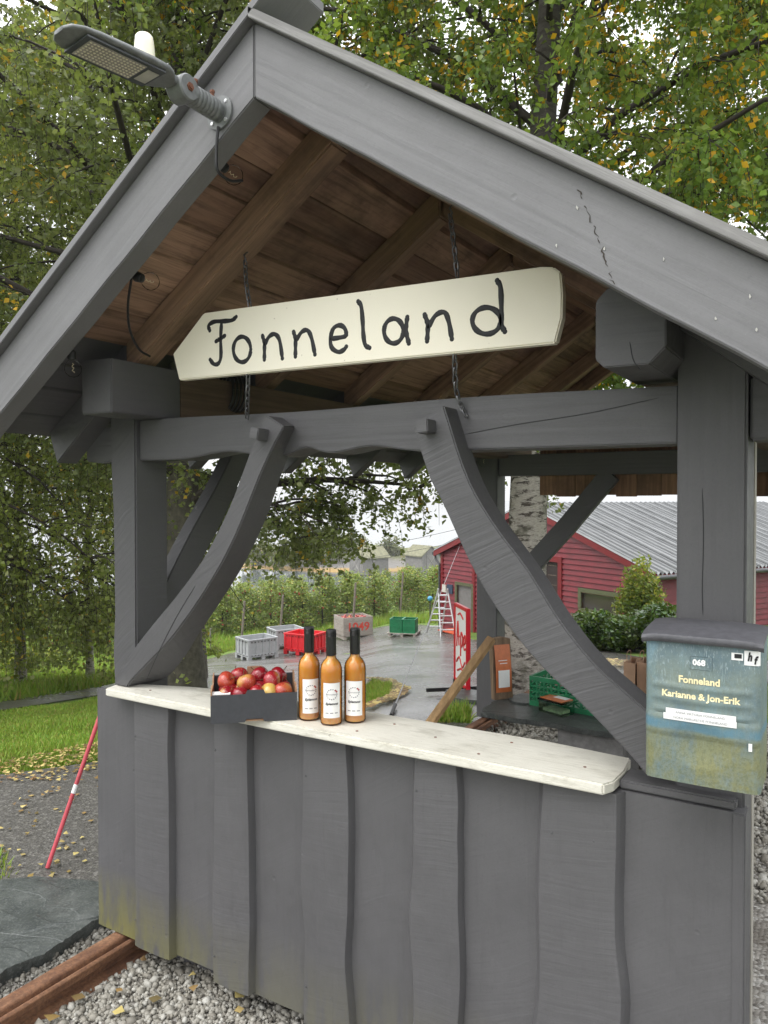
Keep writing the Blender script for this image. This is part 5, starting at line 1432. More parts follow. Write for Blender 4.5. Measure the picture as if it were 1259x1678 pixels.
# green crate on the bench
def crate(nm, label, cat, c, L, W, Hh, rz, mat, cell=.05, t=.010, gap=True, group=None, split=True):
    """open plastic crate with a lattice wall"""
    o = thing(nm, label, cat, c, group); M_ = Matrix.Rotation(rz, 3, 'Z'); C_ = Vector([float(x) for x in c])
    def side_(mb, L_, axis, sgn):
        def pt(s, off, z): return C_ + M_ @ (Vector((s, sgn * (W / 2 - t / 2) + off, z)) if axis == 'x' else Vector((sgn * (L / 2 - t / 2) + off, s, z)))
        def bar(s0, s1, z0, z1, tt):
            P8 = [pt(s, o2, z) for z in (z0, z1) for o2 in (-tt / 2, tt / 2) for s in (s0, s1)]
            mb.add(P8, [(0, 2, 3, 1), (4, 5, 7, 6), (0, 1, 5, 4), (2, 6, 7, 3), (0, 4, 6, 2), (1, 3, 7, 5)])
        bar(-L_ / 2, L_ / 2, Hh - .03, Hh, t * 1.6); bar(-L_ / 2, L_ / 2, 0, .035, t * 1.2)
        if cell > .1: bar(-L_ / 2, L_ / 2, .035, Hh - .03, t * .3)
        n = int(L_ / cell)
        for k in range(n + 1):
            s = -L_ / 2 + L_ * k / n; bar(max(s - .006, -L_ / 2), min(s + .006, L_ / 2), .034, Hh - .029, t)
        for k in range(1, 4): z = .03 + (Hh - .06) * k / 4; bar(-L_ / 2, L_ / 2, z - .005, z + .005, t * .9)
        for k in range(n):
            s0 = -L_ / 2 + L_ * k / n; s1 = -L_ / 2 + L_ * (k + 1) / n
            for r_ in range(4):
                za = .03 + (Hh - .06) * r_ / 4; zb = za + (Hh - .06) / 4
                A, B, Cc = pt(s0, 0, za), pt(s1, 0, zb), None
                mb.tube([A, B] if (k + r_) % 2 else [pt(s0, 0, zb), pt(s1, 0, za)], .0055, 4)
    for axis, L_ in (('x', L), ('y', W)):
        for sgn in (-1, 1):
            mb = MB(); side_(mb, L_ - (0 if axis == 'x' else 2 * t), axis, sgn); mb.build('side_wall', mat, o)
    mb = MB(); mb.box(C_ + Vector((0, 0, .006)), (L - .004, W - .004, .012), M_); mb.build('floor', mat, o)
    return o
q = bench_xy(930, 1140, bz); q = np.array([.93, 3.16, bz + .001])
crate('plastic_crate', 'green plastic produce crate on the slate bench behind the leaning brace', 'crate', q, .58, .36, .20, R(-6), GRN)
# box of cards
q = bench_xy(912, 1168, bz); pb = thing('plastic_box', 'clear plastic box with printed cards on the slate bench', 'box', q)
Mz = Matrix.Rotation(R(-22), 3, 'Z'); Q = Vector(q)
mb = MB(); mb.box(Q + Vector((0, 0, .040)), (.20, .13, .078), Mz); mb.build('tub', CLEARP, pb, .006)
mb = MB(); mb.box(Q + Vector((0, 0, .085)), (.212, .142, .010), Mz); mb.build('lid', CLEARP, pb, .004)
mb = MB(); mb.box(Q + Vector((0, 0, .094)), (.18, .115, .004), Mz); cdx = mb.build('card', ORANGE, pb)
mb = MB(); mb.box(Q + Vector((.03, .02, .0975)), (.10, .05, .002), Mz); mb.build('white_slip', WHITE, pb)
mb = MB(); mb.box(Q + Vector((0, 0, .02)), (.15, .09, .02), Mz); mb.build('contents', simple('bank_notes', (.20, .30, .16), .7, .5, 40), pb)
# paper bags in a second crate
q = np.array([1.45, 3.08, bz + .001])
crate('plastic_crate', 'second green crate, holding paper bags, half hidden by the mailbox', 'crate', q, .42, .34, .16, R(4), GRN)
for k in range(5):
    c = np.array([1.30 + .075 * k, 3.06 + .03 * math.sin(k * 2), bz + .014]); w, d_, h_ = .070, .20, .36 + .02 * math.sin(k * 3)
    t = thing('paper_bag', ['brown paper bag', 'brown paper bag'][0] + [' at the left end of the bag row', ', second in the bag row', ' in the middle of the bag row', ', fourth in the bag row', ' at the mailbox end of the bag row'][k], 'bag', c, 'paper bags in the crate')
    mb = MB(); V = []
    for z, s in ((0, 1), (.1, 1.03), (.2, .97), (h_, 1.02)):
        V += [(c[0] - w / 2 * s, c[1] - d_ / 2, c[2] + z), (c[0] + w / 2 * s, c[1] - d_ / 2, c[2] + z), (c[0] + w / 2 * s * .6, c[1], c[2] + z + (.01 if z == h_ else 0)), (c[0] + w / 2 * s, c[1] + d_ / 2, c[2] + z), (c[0] - w / 2 * s, c[1] + d_ / 2, c[2] + z), (c[0] - w / 2 * s * .6, c[1], c[2] + z)]
    F = [(j * 6 + i, j * 6 + (i + 1) % 6, j * 6 + 6 + (i + 1) % 6, j * 6 + 6 + i) for j in range(3) for i in range(6)] + [(5, 4, 3, 2, 1, 0)]
    mb.add(V, F); mb.build('bag_body', KRAFTB, t)
    mb = MB(); mb.tube(smooth_path([(c[0] - w * .4, c[1] - .05, c[2] + h_), (c[0] - w * .4, c[1] - .045, c[2] + h_ + .05), (c[0] - w * .4, c[1] + .045, c[2] + h_ + .05), (c[0] - w * .4, c[1] + .05, c[2] + h_)], 10), .002, 4); mb.build('handle', KRAFT, t)
# leaning lath
a = UD(806, 1046, 4.75); b_ = UD(700, 1192, 4.55); dv = (b_ - a); b2 = a + dv * ((a[2] + .10) / (a[2] - b_[2]))
mm = frame(dv, (1, 0, 0)); Ln = float(np.linalg.norm(b2 - a)); mb = MB(); mb.box((a + b2) / 2, (.052, .036, Ln), mm)
tag(mb.build('wooden_lath', TAN, None, .003), 'new tan wooden lath leaning against the back post', 'lath')

# ------------------------------------------------------------------ rails, slate paving, pole
def rail(x0, label):
    pr_ = [(-.06, -.10), (.07, -.10), (.07, -.088), (.018, -.078), (.014, -.045), (.048, -.038), (.053, -.010), (.044, -.004), (.036, -.006), (.032, -.026), (.018, -.028), (.012, -.006), (.006, -.001), (-.040, .0), (-.047, -.006), (-.045, -.036), (-.012, -.048), (-.012, -.078), (-.06, -.088)]
    mb = MB(); mb.prism([(x0 + x, -4.0, z - .006) for x, z in pr_], (0, 9.2, 0)); return tag(mb.build('steel_rail', RUST, None, .002, seg=1), label, 'rail', 'rails the stall stands on')
rail(.135, 'rusty grooved steel rail running out from under the stall')
ol = [(-.075, .20), (-.10, .05), (-.085, -.08), (-.07, -.18), (-.10, -.30), (-.075, -.42), (-.09, -.62), (-.07, -.95), (-.3, -1.3), (-.9, -1.2), (-1.05, -.6), (-.86, -.05), (-.62, .16), (-.40, .27), (-.2, .33)]
P_ = []
for (a_, b_), (c_, d_) in zip(ol, ol[1:] + ol[:1]):
    for k in range(7): P_.append((a_ + (c_ - a_) * k / 7 + rng.normal(0, .0025), b_ + (d_ - b_) * k / 7 + rng.normal(0, .0025)))
mb = MB(); nP = len(P_); cen = np.mean(P_, 0)
V = []
for sc, z in ((.96, -.13), (.985, -.085), (1.0, -.060), (.995, -.043), (.6, -.030), (.3, -.032)):
    V += [(cen[0] + (x - cen[0]) * sc + (rng.normal(0, .004) if sc < .99 and sc > .9 else 0), cen[1] + (y - cen[1]) * sc, z + .004 * math.sin(x * 9 + y * 7) * (z > -.06) + rng.normal(0, .0012)) for x, y in P_]
F = [(j * nP + i, j * nP + (i + 1) % nP, (j + 1) * nP + (i + 1) % nP, (j + 1) * nP + i) for j in range(5) for i in range(nP)] + [tuple(5 * nP + i for i in range(nP))]
mb.add(V, F); tag(mb.build('slate_slab', SLATE, None, smooth=45), 'large uneven slate slab laid beside the rusty rail', 'slab')
a = UZ(78, 1422, -.06); b_ = np.array([-.01, .35, .87])
b_ = UD(156, 1196, float((a - CAM) @ FW) + .16)
pole = thing('marker_pole', 'red and white marker pole leaning against the end of the stall', 'pole', a)
dv = b_ - a; e_ = a + dv * 1.15; mb = MB(); mb.tube([a, a + dv * .97], .010, 12); mb.build('shaft', POLE, pole, smooth=60)
mb = MB(); mb.tube([a + dv * .53, a + dv * .595], .0106, 12); mb.build('reflective_band', WHITE, pole, smooth=60)
mb = MB(); mb.tube([a + dv * .971, e_], .0105, 12); mb.build('shaft_top', POLE, pole, smooth=60)
HAZE = 0.0006
# ------------------------------------------------------------------ red barn
A0 = UD(725, 1037, 31.0); B0 = UD(1066, 930, 21.8)
ba = np.array([A0[0], A0[1]]); bb_ = np.array([B0[0], B0[1]]); bwU = (bb_ - ba); WL = float(np.linalg.norm(bwU)); bwU /= WL
bn = np.array([bwU[1], -bwU[0]])
if bn @ (CAM[:2] - ba) < 0: bn = -bn
EZ = -.42; BZ0 = -4.6; RISE = 1.80
barn = thing('red_barn', 'red weatherboarded barn with corrugated metal roof behind the yard', 'barn', (ba[0], ba[1], BZ0))
def W3(u, n_, z): p = ba + bwU * u + bn * n_; return np.array([p[0], p[1], z])
def onwall(px, py):
    d = ray(px, py); k = ((ba - CAM[:2]) @ bn) / (d[:2] @ bn); p = CAM + d * k; return float((p[:2] - ba) @ bwU), float(p[2])
def rfz(u): return EZ + RISE * (1 - abs(2 * u / WL - 1))
DPT = 13.0
mb = MB(); mb.add([W3(0, -.04, BZ0), W3(WL, -.04, BZ0), W3(WL, -.04, EZ), W3(WL / 2, -.04, EZ + RISE), W3(0, -.04, EZ)], [(0, 1, 2, 3, 4)])
for u in (0, WL): mb.add([W3(u, -.04, BZ0), W3(u, -DPT, BZ0), W3(u, -DPT, EZ), W3(u, -.04, EZ)], [(0, 1, 2, 3)])
mb.add([W3(0, -DPT, BZ0), W3(WL, -DPT, BZ0), W3(WL, -DPT, EZ), W3(WL / 2, -DPT, EZ + RISE), W3(0, -DPT, EZ)], [(4, 3, 2, 1, 0)])
mb.build('wall', RED, barn)
def opening(px0, py0, px1, py1):
    u0, z1 = onwall(px0, py0); u1, _ = onwall(px1, py0); _, z0 = onwall((px0 + px1) / 2, py1); return [u0, u1, z0, z1]
d1 = opening(751, 958, 775, 1040); d2 = opening(893, 919, 917, 1000); w1 = opening(955, 970, 1012, 1001)
d1[3] = d1[2] + min(2.3, d1[3] - d1[2])
ops = [d1, d2, w1]
z = BZ0 + .4; ch = .172
while z < EZ + RISE:
    zc = z + ch / 2
    u0, u1 = (0, WL) if z + ch <= EZ else (WL / 2 * (z + ch - EZ) / RISE, WL - WL / 2 * (z + ch - EZ) / RISE)
    ivs = [(u0, u1)]
    for o in ops:
        if o[2] - .05 < zc < o[3] + .05:
            ni = []
            for a, b in ivs:
                if o[0] > a: ni.append((a, min(b, o[0])))
                if o[1] < b: ni.append((max(a, o[1]), b))
            ivs = ni
    for a, b in ivs:
        if b - a < .05: continue
        mb = MB(); mb.prism([W3(a, 0, z), W3(a, .060, z), W3(a, .010, z + ch + .012), W3(a, 0, z + ch + .012)], (*(bwU * (b - a)), 0)); mb.build('siding_board', RED, barn)
    z += ch
z = BZ0 + .4
while z < EZ - .1:      # long side wall, courses turned the corner
    mb = MB(); mb.prism([W3(WL + .0, -.03, z), W3(WL + .060, -.03, z), W3(WL + .012, -.03, z + ch + .012), W3(WL, -.03, z + ch + .012)], (*(-bn * (DPT - .1)), 0)); mb.build('siding_board', RED, barn); z += ch
def trim(u0, u1, z0, z1, n0, n1, nm, mat, par=barn):
    mb = MB(); mb.prism([W3(u0, n1, z0), W3(u1, n1, z0), W3(u1, n1, z1), W3(u0, n1, z1)], (*(bn * (n0 - n1)), 0)); return mb.build(nm, mat, par)
trim(-.03, .13, BZ0, EZ, 0, .075, 'corner_board', REDT); trim(WL - .13, WL + .045, BZ0, EZ, 0, .075, 'corner_board', REDT)
ut = onwall(778, 990)[0]; trim(ut - .07, ut + .10, BZ0, rfz(ut) - .1, 0, .075, 'trim_board', REDT)
def framed(o, nm, fmat, inner, fw_=.12, deep=-.02):
    r_ = trim(o[0], o[1], o[2], o[3], -.035, deep, nm, inner)
    for a, b, c, d in ((o[0] - fw_, o[0], o[2], o[3] + fw_), (o[1], o[1] + fw_, o[2], o[3] + fw_), (o[0], o[1], o[3], o[3] + fw_)):
        trim(a, b, c, d, 0, .080, 'frame', fmat, r_)
    return r_
dr = framed(d1, 'door', OLIVE, DOORM); framed(d2, 'doorway', REDT, DARKIN, .18)
wi = framed(w1, 'window', OLIVE, PANE, .13); trim(w1[0] - .1, w1[1] + .1, w1[2] - .12, w1[2], 0, .08, 'sill', OLIVE, wi)
uh = d1[0] + .12; trim(uh - .02, uh + .02, d1[2] + .95, d1[2] + 1.1, -.02, .05, 'handle', ALU, dr)
for k in range(4): trim(d2[0] + .15, d2[1] - .15, d2[2] + .5 + k * .32, d2[2] + .53 + k * .32, -.034, -.010, 'shelf', simple('shelf_goods', (.12, .09, .07), .7, .8, 20), barn)
RIBM = simple('roof_rib_metal', (.155, .16, .165), .5, .2, 2)
# roof sheets: real corrugation, wave runs along the ridge
for sgn in (0, 1):
    n = 300; V = []
    for i in range(n + 1):
        s = .22 - (DPT + .4) * i / n; h = .045 * math.sin(i * math.pi / 2)
        for e in (0, 1):
            u = WL / 2 if e == 0 else (-.35 if sgn == 0 else WL + .35)
            V.append(W3(u, s, (EZ + RISE if e == 0 else EZ - RISE * .35 / (WL / 2)) + .10 + h))
    mb = MB(); mb.add(V, [(2 * i, 2 * i + 1, 2 * i + 3, 2 * i + 2) for i in range(n)]); mb.build('roof_sheet', ZINC, barn, smooth=None)
    e = -.35 if sgn == 0 else WL + .35; ez = EZ - RISE * .35 / (WL / 2)
    rib = MB(); r0_ = W3(WL / 2, 0, EZ + RISE + .13); r1_ = W3(e, 0, ez + .13)
    rib.prism([r0_, r0_ + np.array([*(bn * .05), 0]), r0_ + np.array([*(bn * .035), .05]), r0_ + np.array([*(bn * .015), .05])], r1_ - r0_)
    rme = rib.mesh('roof_rib', WLOC[barn.name])
    for k in range(52):
        link('roof_rib', rme, RIBM, barn, (*(bn * (.12 - .255 * k)), 0))
    mb = MB(); mb.prism([W3(WL / 2, .20, EZ + RISE - .12), W3(e, .20, ez - .12), W3(e, .20, ez + .10), W3(WL / 2, .20, EZ + RISE + .10)], (*(-bn * .05), 0)); mb.build('barge_board', REDT, barn)
    mb = MB(); mb.prism([W3(WL / 2, .15, EZ + RISE + .0), W3(e, .15, ez + .0), W3(e, .15, ez + .06), W3(WL / 2, .15, EZ + RISE + .06)], (*(-bn * (DPT)), 0)); mb.build('roof_deck', REDT, barn)
    mb = MB(); mb.tube([W3(e + (.06 if sgn else -.06), .2, ez), W3(e + (.06 if sgn else -.06), -DPT, ez)], .07, 8); mb.build('gutter', GUT, barn, smooth=60)
mb = MB(); e = -.35; ez = EZ - RISE * .35 / (WL / 2); mb.tube(smooth_path([W3(e, .1, ez - .05), W3(e + .02, .1, ez - .25), W3(-.08, .1, ez - .42), W3(-.06, .1, ez - .7), W3(-.06, .1, BZ0 + .9)], 14), .045, 8); mb.build('downpipe', GUT, barn, smooth=60)
uu, zz_ = onwall(740, 965); trim(uu - .18, uu + .18, zz_ - .18, zz_ + .18, .05, .09, 'number_plate', NAVY)
uu, zz_ = onwall(731, 964); trim(uu - .14, uu + .12, zz_ - .15, zz_ + .15, .05, .10, 'socket_box', CREAMP)
q = W3((d1[0] + d1[1]) / 2, .55, 0); mb = MB(); mb.box((q[0], q[1], float(g(q[0], q[1])) + .055), (1.1, .75, .03), frame((0, 0, 1), (*bwU, 0)))
tag(mb.build('doormat', ORMAT, None, .01), 'orange mat on the ground outside the barn door', 'mat')

# ------------------------------------------------------------------ ladder
q = G(726, 1040, .03); lad = thing('step_ladder', 'aluminium trestle ladder standing against the end of the barn', 'ladder', q)
lu = np.array([*RH, 0]); lf_ = np.array([*FH, 0]); hL = 1.72
for s, lean_, nm in ((1, .30, 'front'), (-1, -.42, 'rear')):
    L0 = [q + lu * (sx * .28 - .05) + lf_ * .0 + lu * (-.25 if s < 0 else .22) * 1.0 for sx in (-1, 1)]
    top = [q + lu * (sx * .17) + lf_ * .05 * s + np.array([0, 0, hL]) for sx in (-1, 1)]
    L0 = [p - lf_ * .45 * s for p in L0]
    for a, b in zip(L0, top):
        mb = MB(); mb.tube([a, b], .032, 6); mb.build('stile', ALU, lad)
    for k in range(1, 7):
        f = k / 7; mb = MB(); mb.tube([L0[0] * (1 - f) + top[0] * f, L0[1] * (1 - f) + top[1] * f], .026, 6); mb.build('rung', ALU, lad)

# ------------------------------------------------------------------ pallet bins
def bin_(label, px, py, rz, mat, grp, flip=0):
    q = G(px, py, .03); o = thing('pallet_bin', label, 'bin', q, grp); Q = Vector(q); M_ = Matrix.Rotation(rz, 3, 'Z'); L, W, Hh = 1.2, 1.0, .76
    def bx(mb, c, s): mb.box(Q + M_ @ Vector(c), s, M_)
    for sx in (-1, 0, 1):
        for sy_ in (-1, 0, 1):
            mb = MB(); bx(mb, (sx * (L / 2 - .075), sy_ * (W / 2 - .075), .07), (.15, .15, .14)); mb.build('foot', mat, o, .01)
    mb = MB(); bx(mb, (0, 0, .155), (L, W, .03)); mb.build('floor', mat, o)
    for ax, sg_, ln in (('x', -1, L), ('x', 1, L), ('y', -1, W), ('y', 1, W)):
        mb = MB(); off = (W if ax == 'x' else L) / 2
        def P3(s, d_, z): return (s, sg_ * (off - d_), z) if ax == 'x' else (sg_ * (off - d_), s, z)
        def S3(s, d_, z): return (s, d_, z) if ax == 'x' else (d_, s, z)
        cut = 0 if ax == 'x' else .05
        bx(mb, P3(0, .045, .45), S3(ln - .03 - 2 * cut, .03, .56))
        wl2 = mb.build('side_wall', mat, o)
        mb = MB(); bx(mb, P3(0, .03, Hh - .025), S3(ln - (0 if ax == 'x' else .12), .06, .05)); mb.build('rim', mat, wl2, .008)
        for k in range(5):
            s = -ln / 2 + .06 + (ln - .12) * k / 4
            if ax == 'y' and k in (0, 4): continue
            mb = MB(); bx(mb, P3(s, .018, .44), S3(.07 if k in (0, 4) else .045, .034, .57)); mb.build('rib', mat, wl2, .006)
        mb = MB(); bx(mb, P3(0, .016, .20), S3(ln - .16, .034, .04)); mb.build('rib', mat, wl2, .006)
        for k in range(8):
            s = -ln / 2 + .15 + (ln - .3) * k / 7; mb = MB(); bx(mb, P3(s, .0135, Hh - .10), S3(.05, .004, .028)); mb.build('vent', DARKIN, wl2)
            mb = MB(); bx(mb, P3(s, -.0022, .20), S3(.045, .004, .022)); mb.build('vent', DARKIN, wl2)
    return o
YW = math.atan2(RH[1], RH[0])
bin_('grey plastic pallet bin at the near end of the row', 421, 1078, YW + R(38), BIN, 'plastic pallet bins in the yard')
bin_('grey plastic pallet bin behind the red one', 468, 1060, YW + R(30), BIN, 'plastic pallet bins in the yard')
rb = bin_('bright red plastic pallet bin behind the bottles', 500, 1070, YW - R(28), BINR, 'plastic pallet bins in the yard')
# wooden crate
q = G(579, 1044, .03); wc = thing('wooden_crate', 'weathered wooden bulk crate with red painted number', 'crate', q); Q = Vector(q); rz = YW + R(24); M_ = Matrix.Rotation(rz, 3, 'Z'); L, W, Hh = 1.25, 1.1, .88
for ax, sg_, ln in (('x', -1, L), ('x', 1, L), ('y', -1, W), ('y', 1, W)):
    for k in range(5):
        z = .16 + .148 * k; off = (W if ax == 'x' else L) / 2; c = (0, sg_ * off, z + .07) if ax == 'x' else (sg_ * off, 0, z + .07); s = (ln + .02, .025, .140) if ax == 'x' else (.025, ln - .03, .140)
        mb = MB(); mb.box(Q + M_ @ Vector(c), s, M_); mb.build('plank', OLDX, wc, .004)
for sx in (-1, 1):
    for sy_ in (-1, 1): mb = MB(); mb.box(Q + M_ @ Vector((sx * (L / 2 - .06), sy_ * (W / 2 - .05), .47)), (.08, .06, .8), M_); mb.build('corner_post', OLDX, wc)
for sx in (-1, 0, 1): mb = MB(); mb.box(Q + M_ @ Vector((sx * (L / 2 - .06), 0, .06)), (.11, W, .10), M_); mb.build('runner', OLDX, wc)
mb = MB(); mb.box(Q + M_ @ Vector((0, 0, .13)), (L - .05, W - .05, .03), M_); mb.build('floor', OLDX, wc)
REDP = simple('red_stencil_paint', (.55, .06, .04), .7, .2, 10)
def wcp(x, y): v = Q + M_ @ Vector((L / 2 + .0138 + .001, x, .50 + y)); return (v.x, v.y, v.z)
text_mb('1049', .5, wcp, .85, .02).build('number', REDP, wc) if False else None
def wcp2(x, y): v = Q + M_ @ Vector((x, -W / 2 - .0140, .50 + y)); return (v.x, v.y, v.z)
text_mb('1049', .46, wcp2, .90, .012).build('number', REDP, wc)
for i in range(26):
    pass
mb = MB()
for i in range(7):
    for j in range(6):
        mb.lathe([(0, -.05), (.045, -.03), (.055, 0), (.045, .035), (0, .045)], 7, Q + M_ @ Vector((-.5 + .165 * i + random.uniform(-.03, .03), -.42 + .165 * j, .80 + random.uniform(-.03, .05))))
mb.build('apple_heap', APP[1], wc, smooth=80)['kind'] = 'stuff'
# stacked green crates on a pallet
q = G(663, 1040, .03); pal = thing('pallet', 'wooden pallet under the green crates by the orchard', 'pallet', q); Q = Vector(q); rz = YW + R(-14); M_ = Matrix.Rotation(rz, 3, 'Z')
for k in range(5): mb = MB(); mb.box(Q + M_ @ Vector((0, -.42 + .21 * k, .12)), (1.15, .14, .025), M_); mb.build('deck_board', OLDX, pal)
for k in (-1, 0, 1): mb = MB(); mb.box(Q + M_ @ Vector((.48 * k, 0, .053)), (.10, .95, .10), M_); mb.build('runner', OLDX, pal)
for k in range(2):
    for i in range(2):
        c = Q + M_ @ Vector((-.24 + .50 * i, -.15, .134 + .262 * k)); crate('plastic_crate', ['lower left', 'lower right', 'upper left', 'upper right'][2 * k + i] + ' green crate of the stack on the pallet', 'crate', c, .48, .60, .26, rz, GRN, cell=.12, t=.02, group='green crates on the pallet')

# ------------------------------------------------------------------ sandwich board
q = G(757, 1142, .03); q = UD(757, 1142, 7.3); q[2] = float(g(q[0], q[1])) + .02
ab = thing('sandwich_board', 'red framed white pavement sign with red brush lettering beside the back post', 'sign', q)
nv = np.array([*(RH * -.985 + FH * -.17)]); nv /= np.linalg.norm(nv); av = np.array([nv[1], -nv[0], 0.0]); 
if av[:2] @ FH < 0: av = -av
nv3 = np.array([*nv, 0.0]); HB, WB = .86, .46
def AB(u, v, o=0): return q - av * u + np.array([0, 0, 1.0]) * v + nv3 * (o)
zb = .10
for (u0, u1, v0, v1) in ((-WB / 2, -WB / 2 + .035, zb, HB), (WB / 2 - .035, WB / 2, zb, HB), (-WB / 2 + .035, WB / 2 - .035, HB - .035, HB), (-WB / 2 + .035, WB / 2 - .035, zb, zb + .035)):
    mb = MB(); mb.prism([AB(u0, v0, .02), AB(u1, v0, .02), AB(u1, v1, .02), AB(u0, v1, .02)], -nv3 * .04); mb.build('frame_bar', simple('red_sign_frame', (.55, .012, .025), .35, .08), ab, .006)
mb = MB(); mb.prism([AB(-WB / 2 + .03, zb + .03, .008), AB(WB / 2 - .03, zb + .03, .008), AB(WB / 2 - .03, HB - .03, .008), AB(-WB / 2 + .03, HB - .03, .008)], -nv3 * .016); pnl = mb.build('panel', WHITE, ab)
SC = simple('red_brush_paint', (.52, .03, .03), .5, .1)
strokes = [[(-.14, .45), (-.10, .70), (-.06, .47)], [(-.13, .55), (-.04, .56)], [(.0, .38), (.01, .60), (.07, .57), (.05, .48), (.0, .48)], [(.10, .50), (.16, .54), (.14, .60), (.10, .55), (.12, .46), (.17, .48)], [(-.15, .30), (-.05, .36), (.05, .28), (.15, .35)], [(-.12, .22), (.02, .26), (.14, .20)], [(-.1, .76), (-.02, .78), (.08, .74)]]
mb = MB()
for s in strokes: mb.tube([AB(u, v, .0095) for u, v in smooth_path([(a, b, 0) for a, b in s], 12) for u, v in [(u, v)]] if False else [AB(p[0], p[1], .009) for p in smooth_path([(a, b, 0) for a, b in s], 12)], .010, 5)
mb.build('lettering', SC, pnl)
for u in (-WB / 2 + .03, WB / 2 - .03):
    mb = MB(); mb.prism([AB(u - .012, .0, .30), AB(u + .012, .0, .30), AB(u + .012, .035, .30), AB(u - .012, .035, .30)], -nv3 * .60); mb.build('foot', RUBBER, ab, .004)
    mb = MB(); mb.prism([AB(u - .015, .03, .03), AB(u + .015, .03, .03), AB(u + .015, .12, .03), AB(u - .015, .12, .03)], -nv3 * .06); mb.build('foot_bracket', RUBBER, ab, .004)
mb = MB(); c = UD(772, 1148, 6.9); c[2] = float(g(c[0], c[1])) + .05
o_ = [(c[0] + .26 * math.cos(a) * (1 + .2 * math.sin(3 * a)), c[1] + .2 * math.sin(a), float(g(c[0], c[1])) - .03) for a in np.linspace(0, 6.283, 14)[:-1]]
mb.prism(o_, (0, 0, .10)); tag(mb.build('flat_stone', SLATED, None, .012), 'flat grey stone beside the foot of the back post', 'stone')
# guy wire with a black lower end
a = G(641, 1172, .02); b_ = W3(1.6, .3, EZ + .25); wire = thing('guy_wire', 'thin stay wire slanting across the yard to the barn gable', 'wire', a)
mb = MB(); mb.tube([a + (b_ - a) * .012, b_], .006, 5); mb.build('strand', simple('wire', (.22, .22, .22), .4), wire)
mb = MB(); mb.tube([a, a + (b_ - a) * .014], .016, 8); mb.build('anchor_sleeve', RUBBER, wire)
# power line and mast
mb = MB()
for (x0, y0, x1, y1) in ((380, 930, 800, 855), (480, 925, 800, 876)):
    a = UD(x0, y0, 85); b_ = UD(x1, y1, 60); mb.tube([a * (1 - t) + b_ * t - np.array([0, 0, .5 * 4 * t * (1 - t)]) for t in np.linspace(0, 1, 12)], .018, 4)
tag(mb.build('power_line', CABLE), 'power lines crossing the pale sky above the boathouse', 'cable')
mb = MB(); a = UD(597, 905, 150); mb.tube([a, UD(597, 868, 150)], [.12, .07], 6); mb.tube([UD(594, 872, 150), UD(600, 872, 150)], .05, 4)
tag(mb.build('mast', OLD), 'thin bare mast behind the grey boathouse', 'mast')
# blue lamp globe on a post by the orchard
q = G(712, 1013, .0); q = UD(705, 1004, 34); q[2] = float(g(q[0], q[1])); tp_ = UD(705, 981, 34)
gl = thing('garden_post', 'dark post topped with a blue globe by the orchard edge', 'post', q)
mb = MB(); mb.tube([q, tp_ - np.array([0, 0, .1])], .03, 8); mb.build('stake', GUT, gl); mb = MB(); mb.lathe([(0, -.12), (.06, -.10), (.11, -.04), (.12, .01), (.1, .07), (.05, .11), (0, .12)], 16, tp_); mb.build('globe', BLUE, gl, smooth=80)

# ------------------------------------------------------------------ boathouses
def boathouse(label, px, py, d, w, ln, h, rise, rz):
    q = UD(px, py, d); q[2] -= .1; o = thing('boathouse', label, 'boathouse', q, 'grey boathouses on the shore'); Q = Vector(q); M_ = Matrix.Rotation(YW + rz, 3, 'Z')
    def T(x, y, z): return Q + M_ @ Vector((x, y, z))
    mb = MB(); mb.prism([T(-w / 2, 0, -.6), T(w / 2, 0, -.6), T(w / 2, 0, h), T(0, 0, h + rise), T(-w / 2, 0, h)], M_ @ Vector((0, ln, 0))); wall_ = mb.build('wall', GREYB, o)
    for sg_ in (-1, 1):
        e = w / 2 + .3; mb = MB(); mb.prism([T(0, -.3, h + rise + .16), T(sg_ * e, -.3, h + .16 - rise * .6 / w), T(sg_ * e, -.3, h - .02 - rise * .6 / w), T(0, -.3, h + rise - .02)], M_ @ Vector((0, ln + .6, 0))); rf = mb.build('roof', THATCH, o)
    for k in range(9):
        x = -w / 2 + w * (k + .5) / 9; hh = h + rise * (1 - abs(2 * x / w)); mb = MB(); mb.box(T(x, -.03, hh / 2 - .3), (w / 9 - .05, .05, hh + .5), M_); mb.build('wall_board', GREYB, o)
    for k in range(8):
        z = h * (k + .5) / 8; mb = MB(); mb.box(T(w / 2 + .03, ln / 2, z), (.06, ln, h / 8 - .05), M_); mb.build('wall_board', GREYB, o)
    mb = MB(); mb.box(T(0, -.09, 1.0), (w * .5, .06, 2.0), M_); dr_ = mb.build('door', GREYB, o)
    for s in (-1, 1): mb = MB(); mb.tube([T(-w * .22 * s, -.14, .1), T(0, -.14, 1.0), T(w * .22 * s, -.14, 1.9)], .05, 4); mb.build('door_brace', OLD, dr_)
boathouse('silver-grey boathouse with mossy slate roof on the point', 584, 934, 118, 3.9, 4.6, 2.1, 1.4, R(-56))
boathouse('second grey boathouse roof showing beside the barn', 706, 930, 118, 3.4, 4.2, 2.0, 1.3, R(35))

